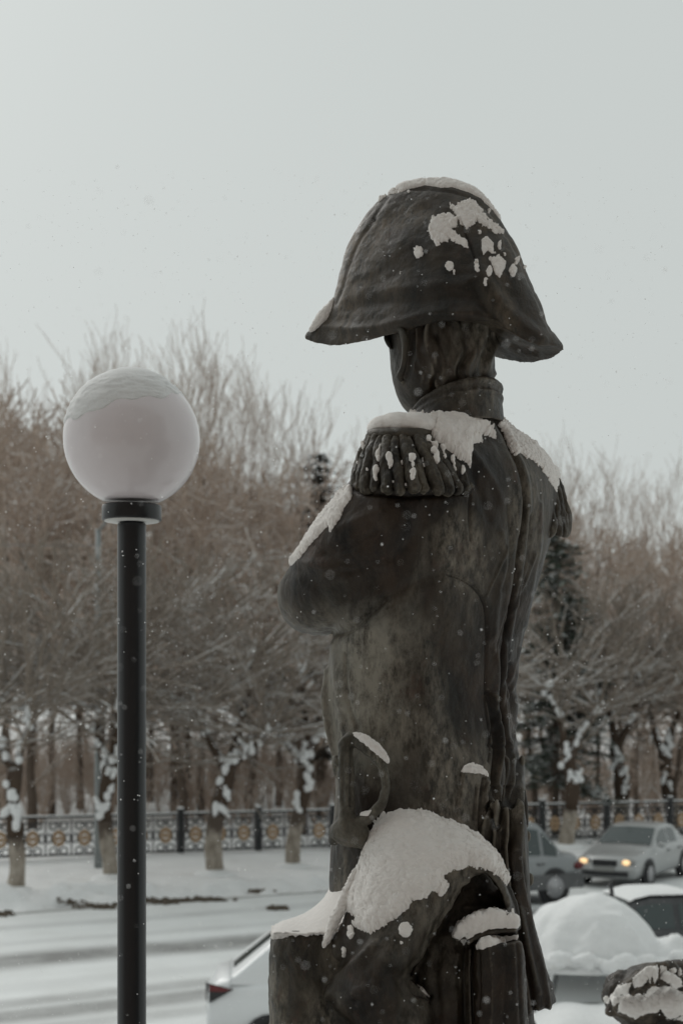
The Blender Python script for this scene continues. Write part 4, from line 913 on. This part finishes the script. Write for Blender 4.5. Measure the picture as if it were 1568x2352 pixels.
pine(1275, 49.5, 1200, 2.1, 31, 'sparse green pine close to the right side of the statue')
pine(735, 58, 1045, 1.9, 37, 'dark round-topped conifer between the lamp and the statue', 'needle_b')
# pruned street trees with whitewashed trunks in front of the fence
def ball_cluster(rnd, pts, r):
    mb = MB()
    for p in pts: mb.ball(p, r * rnd.uniform(.7, 1.2), 8, (1, 1, rnd.uniform(.7, 1.3)))
    return mb
white = mat('whitewash', (.30, .27, .23), .9); nw = N(white); nw.l(nw.mix(nw.ramp(nw.noise(5, 5, .7, (1, 1, .5)), [(.4, 0), (.7, 1)]), (.36, .32, .27), (.16, .13, .10)), nw.b.inputs['Base Color'])
sz_ = nw.new('ShaderNodeSeparateXYZ'); nw.l(nw.tc.outputs['Object'], sz_.inputs[0]); src_ = nw.b.inputs['Base Color'].links[0].from_socket
fz_ = nw.ramp(nw.math('ADD', nw.math('MULTIPLY', sz_.outputs[2], .5), nw.math('MULTIPLY', nw.math('ADD', nw.noise(6, 6, .7, (1, 1, .4)), -.5), .55)), [(.50, 0), (.62, 1)]); nw.l(nw.mix(fz_, src_, (.085, .065, .05)), nw.b.inputs['Base Color'])
def street_tree(lx, by, r, lean, limbs, seed, label, wash=1.5):
    X, Y, _ = G(lx, by, 0); z0_ = float(ground_z(np.array(X), np.array(Y))); root = empty('street_tree', (X, Y, z0_ - .05), label, 'tree', 'whitewashed street trees along the fence'); rnd = random.Random(seed)
    def ax(z): return Vector((lean * z + .13 * math.sin(z * 1.5 + seed) - .13 * math.sin(seed), .06 * math.sin(z + seed), z))
    zs = np.linspace(0, wash, 12); MB().tube([ax(z) for z in zs], [r * (1.0 + .30 * math.exp(-z * 5) + .05 * math.sin(z * 7 + seed)) for z in zs], 12).build('whitewashed_trunk', white, root); MB().ball((0, 0, .0), r * 2.3, 14, (1.2, 1.1, .42)).build('base_snow', M['snow_soft'], root)
    zs = np.linspace(wash, 3.0, 8); MB().tube([ax(z) for z in zs], [r * (1.0 + .12 * math.sin(z * 5 + seed)) * (1 - .08 * (z - wash)) for z in zs], 10).build('trunk', M['limb'], root)
    thick = []; thin = []; sn = []
    top = ax(3.0)
    for (dx, dy, L, up) in limbs:
        q = ax(2.5 + rnd.random() * .5); d = Vector((dx, dy, up)).normalized(); rr = r * .62
        for s in range(5):
            q2 = q + d * L / 5; thick.append((*q, *q2, rr, rr * .86)); 
            if rnd.random() < .62: sn.append(q2 + Vector((0, -.03, rr * .75)))
            d = (d + Vector((rnd.gauss(0, .18), rnd.gauss(0, .18), .12))).normalized(); q = q2; rr *= .86
            for k in range(3 if s > 1 else 1):
                az = rnd.uniform(0, 6.28); nd = Vector((math.cos(az) * .9, math.sin(az) * .5, rnd.uniform(-.1, .9)))
                grow(rnd, q, nd, rnd.uniform(1.5, 3.2), .045, 1, 3, thin, .03, .45, (2, 4), 4, .017, .06)
        sn.append(q + Vector((0, -.05, .12)))
        for k in range(9): 
            nd = Vector((rnd.gauss(0, .9), rnd.gauss(0, .5), rnd.uniform(.1, .8))); grow(rnd, q, nd, rnd.uniform(2.4, 4.6), .055, 1, 3, thin, .03, .4, (2, 4), 4, .018, .05)
    for k in range(6): z = rnd.uniform(1.5, 3.3); sn.append(ax(z) + Vector((rnd.uniform(-1, 1) * r * .8, -r * .8, 0)))
    link('limb', mesh_np('limb', *prisms(thick, 8)), M['limb'], root); link('branches', mesh_np('branches', *prisms([s[1] for s in thin if s[1][5] < 8.6], 3), False), M['branch'], root)
    mb = MB()
    for p in sn:
        a_ = rnd.uniform(-1, 1)
        for j in range(6): t_ = rnd.uniform(-.16, .16); mb.ball(p + Vector((t_ * a_, rnd.gauss(0, .02), t_ * 1.1 + rnd.gauss(0, .02))), rnd.uniform(.045, .115), 7, (1, 1, 1.15))
    tag(mb.build('snow_clump', M['snow_soft'], root), kind='stuff')
M['branch'] = bark('branch_bark', (.26, .22, .185), 1.0)
street_tree(33, 2062, .19, .09, [(.3, -.1, 1.8, 1.2), (-.8, .1, 1.6, .9)], 1, 'whitewashed pruned tree at the left edge of the photo', 1.35)
street_tree(256, 2035, .19, .05, [(.5, 0, 1.5, 1), (-.5, .2, 1.8, 1.2), (.1, 0, 2.4, 1.6)], 2, 'whitewashed pruned tree half hidden behind the lamp post')
street_tree(495, 2025, .22, .10, [(-.55, -.1, 2.0, 1.1), (.55, .1, 2.6, 1.7), (.9, 0, 1.2, .5)], 3, 'thickest whitewashed pruned tree, midway between lamp and statue', 1.6)
street_tree(673, 2006, .19, .05, [(.15, 0, 2.6, 1.8), (-.7, .1, 1.4, .7), (.8, 0, 1.5, .9)], 4, 'whitewashed pruned tree just left of the statue')
street_tree(1298, 1962, .22, -.02, [(-.4, 0, 2.2, 1.3), (.5, .1, 1.8, .9)], 5, 'whitewashed pruned tree behind the grey off-roader', 1.2)
street_tree(1415, 1935, .24, .02, [(-.2, 0, 2.6, 1.6), (.7, -.1, 2.4, 1.3)], 6, 'whitewashed pruned tree directly behind the silver saloon car', 1.3)
street_tree(1540, 1930, .24, .0, [(-.5, 0, 2.0, 1.0), (.5, .1, 2.4, 1.4)], 7, 'whitewashed pruned tree at the right edge of the photo', 1.3)

# ------------------------------------------------------------------ street light pole and wire
X, Y, _ = G(226, 2008, 0); zt = EYE + (HY - 1215) * Y / F; pg = mat('galvanised_steel', (.25, .27, .27), .55, .3)
pl = empty('street_pole', (X, Y, 0), 'thin grey street light pole left of the black lamp post', 'pole')
MB().tube([(0, 0, 0), (0, 0, 2), (0, 0, zt)], [.11, .10, .07], 12).build('pole', pg, pl); MB().tube([(0, 0, zt - .1), (.3, -.3, zt + .25), (1.1, -.9, zt + .3)], .035, 8).build('arm', pg, pl); MB().box((1.35, -1.1, zt + .3), (.6, .25, .1), -.65).build('lamp_head', pg, pl, False)
wi = MB().tube([(X, Y, zt - .45), (X - 5, Y - 2, zt - .62), (X - 12, Y - 5, zt - .45)], .012, 6).build('overhead_wire', mat('grey_cable', (.3, .3, .3), .6)); tag(wi, 'thin overhead wire running left from the street pole', 'wire')

# ------------------------------------------------------------------ iron fence
iron = mat('black_iron', (.016, .017, .018), .5); silver = mat('pale_iron', (.22, .21, .215), .6); gold = mat('tan_paint', (.42, .29, .18), .7)
F0 = Vector((-24.5, 36.2)); fd = Vector((1, .37)).normalized(); nrm = Vector((-fd.y, fd.x)); PW = 2.35; NP = 26
fence = empty('iron_fence', (F0.x, F0.y, 0), 'ornate black iron fence with tan rosettes running across behind the street trees', 'fence', rz=math.atan2(fd.y, fd.x))
def ringm(r, t, n=10, m=5, sz=1.0):
    mb = MB(); mb.tube([(r * math.cos(a), 0, r * sz * math.sin(a)) for a in np.linspace(0, 2 * math.pi, n + 1)], t, m, False); return mb
postm = MB().box((0, 0, .62), (.16, .16, 1.24)).box((0, 0, 1.26), (.22, .22, .05)).mesh('post', False); capm = MB().ball((0, 0, 1.29), .11, 10, (1, 1, .5)).mesh('post_snow')
railm = MB().box((PW / 2, 0, 1.13), (PW - .17, .07, .06)).mesh('rail', False); snowrail = MB().box((PW / 2, 0, 1.175), (PW - .18, .09, .035)).mesh('rail_snow', False)
rail2 = MB().box((PW / 2, 0, .98), (PW - .17, .035, .03)).mesh('mid_rail', False); rail3 = MB().box((PW / 2, 0, .06), (PW - .17, .05, .05)).mesh('bottom_rail', False)
barm = MB().box((0, 0, .58), (.05, .035, 1.0)).mesh('bar', False); barm.materials.append(silver)
ros = MB()
for k in range(8): a = k * math.pi / 4; ros.ball((.13 * math.cos(a), -.02, .53 + .18 * math.sin(a)), .075, 6, (1, .4, 1))
ros.ball((0, -.02, .53), .075, 8, (1, .5, 1)); rosm = ros.mesh('rosette')
scr = MB()
for sx in (-1, 1):
    for sz in (.18, .88): 
        rg = ringm(.10, .026, 10, 5); scr.add([(v[0] + sx * .15, v[1], v[2] + sz) for v in rg.V], rg.F)
    rg = ringm(.07, .025, 8, 5, 2.0); scr.add([(v[0] + sx * .265, v[1], v[2] + .53) for v in rg.V], rg.F)
rg = ringm(.195, .018, 12, 5, 1.15); scr.add([(v[0], v[1], v[2] + .53) for v in rg.V], rg.F); scr.box((0, 0, .9), (.03, .03, .16)); scr.box((0, 0, .18), (.03, .03, .22)); scrm = scr.mesh('scrollwork')
def fz(s): p = F0 + fd * s; return float(ground_z(np.array(p.x), np.array(p.y)))
MOD = (PW - .16) / 3
for i in range(NP):
    s = i * PW; z = fz(s) + .02
    def pl_(name, me, m, x, zz=z): o = link(name, me, m, fence); o.location = (x, 0, zz); return o
    pl_('post', postm, iron, s); pl_('post_snow', capm, M['snow_soft'], s); pl_('rail', railm, iron, s); pl_('rail_snow', snowrail, M['snow_soft'], s); pl_('rail', rail2, iron, s); pl_('rail', rail3, iron, s)
    for j in range(3):
        xc = s + .08 + MOD * (j + .5); pl_('rosette', rosm, gold, xc); pl_('scrollwork', scrm, iron, xc)
        pl_('bar', barm, silver, s + .08 + MOD * j + (.04 if j == 0 else 0))
    pl_('bar', barm, silver, s + PW - .12)

# ------------------------------------------------------------------ debris at the kerb
DW = {190: 'left of the grey pole', 225: 'right under the grey pole', 260: 'just left of the lamp post', 352: 'just right of the lamp post', 398: 'second right of the lamp post', 455: 'left below the thickest tree', 478: 'below the thickest tree', 600: 'small one halfway to the statue', 5: 'at the left edge', 640: 'faint one nearest the statue', 385: 'low, beside the lamp post'}
deb = mat('wet_leaves', (.10, .08, .06), .9); r3 = random.Random(8)
for lx, ly, ww in ((190, 2068, 1.1), (225, 2072, .7), (260, 2066, .5), (352, 2060, .5), (398, 2058, .5), (455, 2055, .5), (478, 2056, .9), (600, 2040, .55), (5, 2088, .6), (640, 2075, .4), (385, 2062, .3)):
    X, Y, _ = G(lx, ly, .15); mb = MB()
    for j in range(26):
        px, py = X + r3.gauss(0, ww * .28), Y + r3.gauss(0, .1) + RS * (0); z = float(ground_z(np.array(px), np.array(py))) + .03
        mb.box((px, py, z + .02), (r3.uniform(.05, .2), r3.uniform(.05, .12), r3.uniform(.03, .12)), r3.uniform(0, 3), .5)
    tag(mb.build('dirt_clump', deb, smooth=False), 'dirt and leaves at the kerb, ' + DW[lx], 'dirt', 'dirt clumps along the kerb')

# ------------------------------------------------------------------ cars
def paint(name, c, rough=.35, metal=0): 
    m = mat(name, c, rough, metal); m.node_tree.nodes['Principled BSDF'].inputs['Coat Weight'].default_value = .4
    n = N(m); n.l(n.mix(n.ramp(n.noise(4, 5, .6), [(.45, 0), (.75, .5)]), c, tuple(v * .8 + .1 for v in c)), n.b.inputs['Base Color']); return m
glass = mat('car_glass', (.03, .045, .045), .06, 0, .7); tyre = mat('tyre_rubber', (.02, .02, .02), .9); rimm = mat('alloy', (.35, .35, .36), .4, .6); dark = mat('black_trim', (.02, .02, .022), .6)
redl = mat('red_lens', (.11, .008, .01), .2); clearl = mat('clear_lens', (.28, .28, .27), .1); 
lit = mat('lit_headlight', (.9, .6, .3), .3); lb = lit.node_tree.nodes['Principled BSDF']; lb.inputs['Emission Color'].default_value = (1, .68, .36, 1); lb.inputs['Emission Strength'].default_value = 1.0
def car(name, loc, rz, label, pm, L=4.4, W=1.76, H=1.44, x=None, lit_on=False, clad=None, suv=False, wr=.31, snow_top=0, hatch=False):
    root = empty(name, loc, label, 'car', None, rz)
    # x: nose, cowl, roof front, roof rear, rear glass base, tail (forward = +x)
    xs = x or (L / 2, L * .20, L * .02, -L * .24, -L * .37, -L / 2); belt = .93 if not suv else 1.05; sill = .22 if not suv else .34; hood = belt - .10; trunk = belt + (.04 if not hatch else .02)
    def top(X):
        return float(np.interp(X, [xs[5], xs[5] + .12, xs[4], xs[1], xs[1] + .35, xs[0] - .25, xs[0]], [trunk - .28, trunk - .02, trunk, belt + .01, hood + .02, hood - .10, .55]))
    def wid(X): t = abs(X) / (L / 2); return W / 2 * (1 - .16 * t ** 4 - (.10 if abs(X) > L / 2 - .02 else 0))
    mb = MB(); rows = []
    for X in np.concatenate([[xs[5]], np.linspace(xs[5] + .05, xs[0] - .05, 40), [xs[0]]]):
        w_ = wid(X); tz = top(X); lo = sill + (.12 if abs(X) > L / 2 - .06 else 0); half = [(0, lo), (w_ * .86, lo), (w_ * .985, lo + .10), (w_, (lo + tz) / 2), (w_ * .985, tz - .12), (w_ * .93, tz - .03), (w_ * .75, tz + .012), (0, tz + .035)]
        rows.append([(X, y, z) for y, z in half] + [(X, -y, z) for y, z in half[-2:0:-1]])
    mb.grid(rows, close=True); n = len(rows[0]); mb.F.append(tuple(range(n))[::-1]); mb.F.append(tuple(range((len(rows) - 1) * n, len(rows) * n))); mb.build('body', pm, root)
    def roof(X): return float(np.interp(X, [xs[4], xs[3], xs[3] + .3, xs[2] - .25, xs[2], xs[1]], [trunk, H - .06, H, H, H - .05, belt]))
    def side(X, h):
        a = (W / 2 * .90, belt - .02); tz = roof(X); f = max((tz - belt) / (H - belt), 0); b = (W / 2 * (.90 - .20 * f), tz - .02); return (a[0] + (b[0] - a[0]) * h, a[1] + (b[1] - a[1]) * h)
    mb = MB(); rows = []
    for X in np.linspace(xs[4], xs[1], 36):
        tz = roof(X); r_ = [side(X, h) for h in (0, .35, .7, 1)] + [(side(X, 1)[0] * .8, tz + .012), (0, tz + .03)]
        rows.append([(X, y, z) for y, z in r_] + [(X, -y, z) for y, z in r_[::-1][1:]])
    mb.grid(rows); n = len(rows[0]); mb.F.append(tuple(range(n))); mb.F.append(tuple(range((len(rows) - 1) * n, len(rows) * n))[::-1]); mb.build('cabin', pm, root)
    span = xs[2] - xs[3]; mid = (xs[2] + xs[3]) / 2 + .1
    wins = [(mid + .05, xs[2] + (xs[1] - xs[2]) * .55), (xs[3] + .05, mid - .05)]
    if (suv or hatch) and not label.startswith('white'): wins.append((xs[4] + .18, xs[3] - .03))
    for a, b in wins:
        for sg in (-1, 1):
            g = []
            for X in np.linspace(a, b, 7):
                lim = min(.88, max((.93 * (roof(X) - belt) - .0) / max(roof(X) - belt, .01), .2)); g.append([(X, sg * (side(X, h)[0] + .006), side(X, h)[1]) for h in (.10, .5, lim - .04)])
            MB().grid(g).build('side_window', glass, root)
    for (xa, xb, nm) in ((xs[1], xs[2], 'windscreen'), (xs[4], xs[3], 'rear_window')):
        g = []
        for t in (.10, .4, .7, .92):
            X = xa + (xb - xa) * t; sgn = 1 if xa > 0 or xa > xb else -1; z = roof(X) + .04; yy = side(X, 1)[0] * (.30 if nm == 'rear_window' and label.startswith('white') else .92); g.append([(X + sgn * .015, y, z - .02 * abs(y / yy) ** 2) for y in np.linspace(-yy, yy, 7)])
        MB().grid(g).build(nm, glass, root)
    for sx in (L * .31, -L * .30):
        for sg in (-1, 1):
            MB().tube([(sx, sg * (W / 2 - .10), wr + .02), (sx, sg * (W / 2 + .006), wr + .02)], wr + .06, 20).build('wheel_arch', dark, root)
            wh = MB().tube([(sx, sg * (W / 2 - .16), wr), (sx, sg * (W / 2 + .012), wr)], wr, 20).build('wheel', tyre, root)
            MB().tube([(sx, sg * (W / 2 - .02), wr), (sx, sg * (W / 2 + .02), wr)], wr * .66, 16).build('rim', rimm, wh)
    for sg in (-1, 1):
        hl = MB().ball((xs[0] - .11, sg * (W / 2 - .30), .66), .2, 12, (.55, 1, .42)).build('headlight', clearl, root)
        if lit_on: MB().ball((xs[0] - .02, sg * (W / 2 - .33), .65), .11, 10, (.5, 1, .6)).build('bulb', lit, hl)
        MB().ball((xs[5] + .13, sg * (W / 2 - .16), .82), .2, 12, (.9, .75, .5)).build('tail_light', redl, root)
        MB().ball((xs[1] - .15, sg * (W / 2 + .09), belt + .05), .1, 10, (.6, 1, .7)).build('mirror', pm, root)
        for dx in (mid + .35, mid - .55): MB().box((dx, sg * (W / 2 + .002), belt - .13), (.2, .03, .03)).build('door_handle', dark, root, False)
    MB().box((xs[0] - .02, 0, .62), (.06, .62, .15)).build('grille', dark, root, False); MB().box((xs[0] - .01, 0, .36), (.06, 1.2, .12)).build('intake', dark, root, False)
    MB().box((xs[0] + .022, 0, .47), (.015, .52, .11)).build('number_plate', clearl, root, False); MB().box((xs[5] - .005, 0, .62), (.015, .52, .11)).build('number_plate', clearl, root, False)
    if clad:
        for sg in (-1, 1): MB().box((0, sg * (W / 2 - .01), sill + .16), (L * .97, .05, .34)).build('cladding', clad, root, False)
        for xe in (xs[0] - .03, xs[5] + .03): MB().box((xe, 0, sill + .12), (.12, W * .86, .32)).build('bumper', clad, root, False)
    if snow_top:
        g = []
        for X in np.linspace(xs[3] - .05, xs[2] + .05, 16):
            yy = side(X, 1)[0]; u = (X - xs[3]) / span; g.append([(X, y, roof(X) + .035 + snow_top * max(0, 1 - (y / yy) ** 4) ** .5 * max(0, math.sin(math.pi * min(max(u * .9 + .05, 0), 1))) ** .4) for y in np.linspace(-yy, yy, 12)])
        MB().grid(g).build('roof_snow', M['snow_soft'], root)
    return root
greys = paint('grey_paint', (.22, .235, .24), .35, .3); silv = paint('silver_paint', (.36, .37, .37), .35, .35); whitep = paint('white_paint', (.74, .76, .77), .4); blackp = paint('black_paint_car', (.02, .021, .024), .3); greyp = paint('grey_cladding', (.07, .072, .075), .6)
head_to = lambda dx, dy: math.atan2(dy, dx)
# silver saloon driving towards the camera
car('saloon_car', (7.6, 38.9, .02), head_to(-.50, -.86), 'silver saloon car with glowing headlights driving towards the viewer', silv, lit_on=True, L=4.5, H=1.43)
car('offroad_car', (3.2, 34.1, .02), head_to(-.857, -.51), 'grey off-road car with dark lower cladding behind the statue', greys, L=4.5, W=1.85, H=1.86, suv=True, clad=greyp, wr=.37)
hw = R(4)
hb = car('hatchback_car', (0.27, 19.5, .02), hw, 'white hatchback with a red and black tail light, half hidden by the stone block', whitep, L=4.0, W=1.84, H=1.70, suv=True, wr=.30, hatch=True, x=(2.0, 1.1, .45, -1.0, -1.72, -2.0))
for o in [c for c in hb.children if c.name.startswith('tail_light')]: bpy.data.objects.remove(o)
for sg in (-1,):       # wedge shaped lamp that wraps round the rear corner
    z1, z0 = 1.05, .80; V = [(-2.01, sg * .72, z1), (-2.01, sg * .72, z0 + .05), (-1.99, sg * .80, z0), (-1.97, sg * .80, z1), (-1.66, sg * .915, z1 - .06), (-1.97, sg * .79, z0)]
    mbx = MB(); mbx.add(V, [(0, 1, 2, 3), (3, 5, 4)]); tl = mbx.build('tail_light', dark, hb, False)
    V = [(-1.96, sg * .815, z1 - .01), (-1.965, sg * .81, z1 - .10), (-1.78, sg * .885, z1 - .095), (-1.69, sg * .918, z1 - .06)]; MB().add(V, [(0, 1, 2, 3)]).build('red_lens', redl, tl, False)
bc = car('black_car', (5.6, 24.6, .02), head_to(1, .18), 'black car with a thin snow line on its roof behind the snow heap', blackp, L=4.7, H=1.44, snow_top=.05)
hc = car('buried_car', (3.27, 18.3, .02), head_to(-.10, -1), 'grey car buried under a huge rounded snow heap, front right', silv, L=4.2, H=1.42, hatch=True)
frost = mat('frosted_glass', (.62, .64, .64), .5)
for o in hc.children:
    if o.name.startswith('windscreen'): o.data.materials[0] = frost
# roof heap
n = 60; V = []; 
for i in range(n + 1):
    for j in range(72):
        an = 2 * math.pi * j / 72; f = i / n; rx = 1.22 + .10 * math.sin(3 * an + 1) + .06 * math.sin(7 * an); ry = 1.25 if math.sin(an) > 0 else 1.25 - .33 * -math.sin(an)
        V.append((rx * f * math.cos(an), ry * f * math.sin(an), f))
V = np.array(V); f = V[:, 2].copy(); Pn = np.column_stack([V[:, 0], V[:, 1], f * 0])
side_ = np.clip((V[:, 0] - .35) / .9, 0, 1)
gq = np.hypot((V[:, 0] + .07) / np.where(V[:, 0] > 0, .80, .86), V[:, 1] / .95)
gq = gq * (1 + .13 * fbm(Pn * 1.7, 2, 88)); z = .80 * np.sqrt(np.maximum(1 - gq ** 2, 0)) * (1 + .10 * fbm(Pn * 2.2, 3, 89))
z = np.maximum(z, .10 + .20 * (1 - f) + .20 * side_ * (1 - f)); ed = np.clip((f - .62) / .2, 0, 1)
z += np.clip((f - .45) / .3, 0, 1) * .14 * fbm(Pn * 2.6, 3, 85) + ed * .18 * fbm(Pn * 6, 4, 80) + .05 * fbm(Pn * 1.6, 2, 82); z = np.where(f >= 1, -.03, z)
V[:, 2] = z + 1.40; V[:, 0] += 3.12; V[:, 1] += 18.35
i = (np.arange(n)[:, None] * 72 + np.arange(72)[None]); j = (np.arange(n)[:, None] * 72 + (np.arange(72)[None] + 1) % 72)
tag(link('snow_heap', mesh_np('snow_heap', V, np.stack([i.ravel(), j.ravel(), (j + 72).ravel(), (i + 72).ravel()], 1)), M['snow_dirty']), 'huge rounded snow heap on the roof of the buried grey car', 'snow')
lm = MB(); rl = random.Random(12)
for k_ in range(46):
    t_ = rl.uniform(-1, 1); lm.ball((3.12 + t_ * 1.12, 17.42 + .28 * t_ * t_ + rl.uniform(-.06, .22), 1.46 + rl.uniform(-.03, .12)), rl.uniform(.05, .14), 10, (1.3, 1, rl.uniform(.5, .9)))
lm = remesh([lm.mesh('l')], .02, 1, 'snow_chunks'); c_ = get_co(lm); set_co(lm, c_ + get_n(lm) * (.03 * fbm(c_ * 9, 3, 5))[:, None])
tag(link('snow_chunks', lm, M['snow_dirty']), 'broken snow chunks along the lower front edge of the snow heap', kind='stuff')
hs2 = MB(); g = []
for X in np.linspace(-.86, .86, 24):
    g.append([(3.05 + X, 16.35 + t * 1.15, .80 + .30 * (1 - (X / .9) ** 4) ** .5 * math.sin(math.pi * min(t * .80 + .1, 1)) ** .5 + .04 * t + .02 * math.sin(X * 9)) for t in np.linspace(0, 1, 14)])
hs2.grid(g); tag(hs2.build('bonnet_snow', M['snow_soft']), 'flat snow on the bonnet of the buried grey car', 'snow')
an_ = MB().tube([P(0, 0, 0)] * 0 or [(3.36, 18.5, 1.95), (3.31, 18.48, 2.33)], .026, 8).build('antenna', dark, None)
tag(an_, 'short black rod sticking out of the snow heap', 'antenna')

# ------------------------------------------------------------------ falling snow
flake = mat('snowflake', (.92, .93, .93), .8); tr_ = flake.node_tree.nodes.new('ShaderNodeBsdfTranslucent'); tr_.inputs[0].default_value = (.97, .97, .97, 1)
ms_ = flake.node_tree.nodes.new('ShaderNodeMixShader'); ms_.inputs[0].default_value = .88; fo_ = flake.node_tree.nodes['Material Output']
flake.node_tree.links.new(flake.node_tree.nodes['Principled BSDF'].outputs[0], ms_.inputs[1]); flake.node_tree.links.new(tr_.outputs[0], ms_.inputs[2]); flake.node_tree.links.new(ms_.outputs[0], fo_.inputs[0])
r4 = np.random.default_rng(3); nf = 9000; Yf = r4.uniform(1.1, 11, nf); c = np.column_stack([r4.uniform(-.30, .30, nf) * Yf, Yf, EYE + r4.uniform(-.28, .36, nf) * Yf]); rr_ = r4.uniform(.0005, .0014, nf) * np.where(r4.random(nf) < .05, 1.5, 1)
rr_ = rr_ * np.clip(Yf / 3.2, .8, 1.6)
OV = np.array([(1, 0, 0), (-1, 0, 0), (0, 1, 0), (0, -1, 0), (0, 0, 1), (0, 0, -1)], float); OF = np.array([(0, 2, 4), (2, 1, 4), (1, 3, 4), (3, 0, 4), (2, 0, 5), (1, 2, 5), (3, 1, 5), (0, 3, 5)])
V = (c[:, None, :] + OV[None] * rr_[:, None, None] * r4.uniform(.7, 1.4, (nf, 1, 3))).reshape(-1, 3); Q = (np.arange(nf)[:, None, None] * 6 + OF[None]).reshape(-1, 3)
tag(link('falling_snow', mesh_np('falling_snow', V, Q, False), flake), 'fine snowflakes falling through the air', kind='stuff')
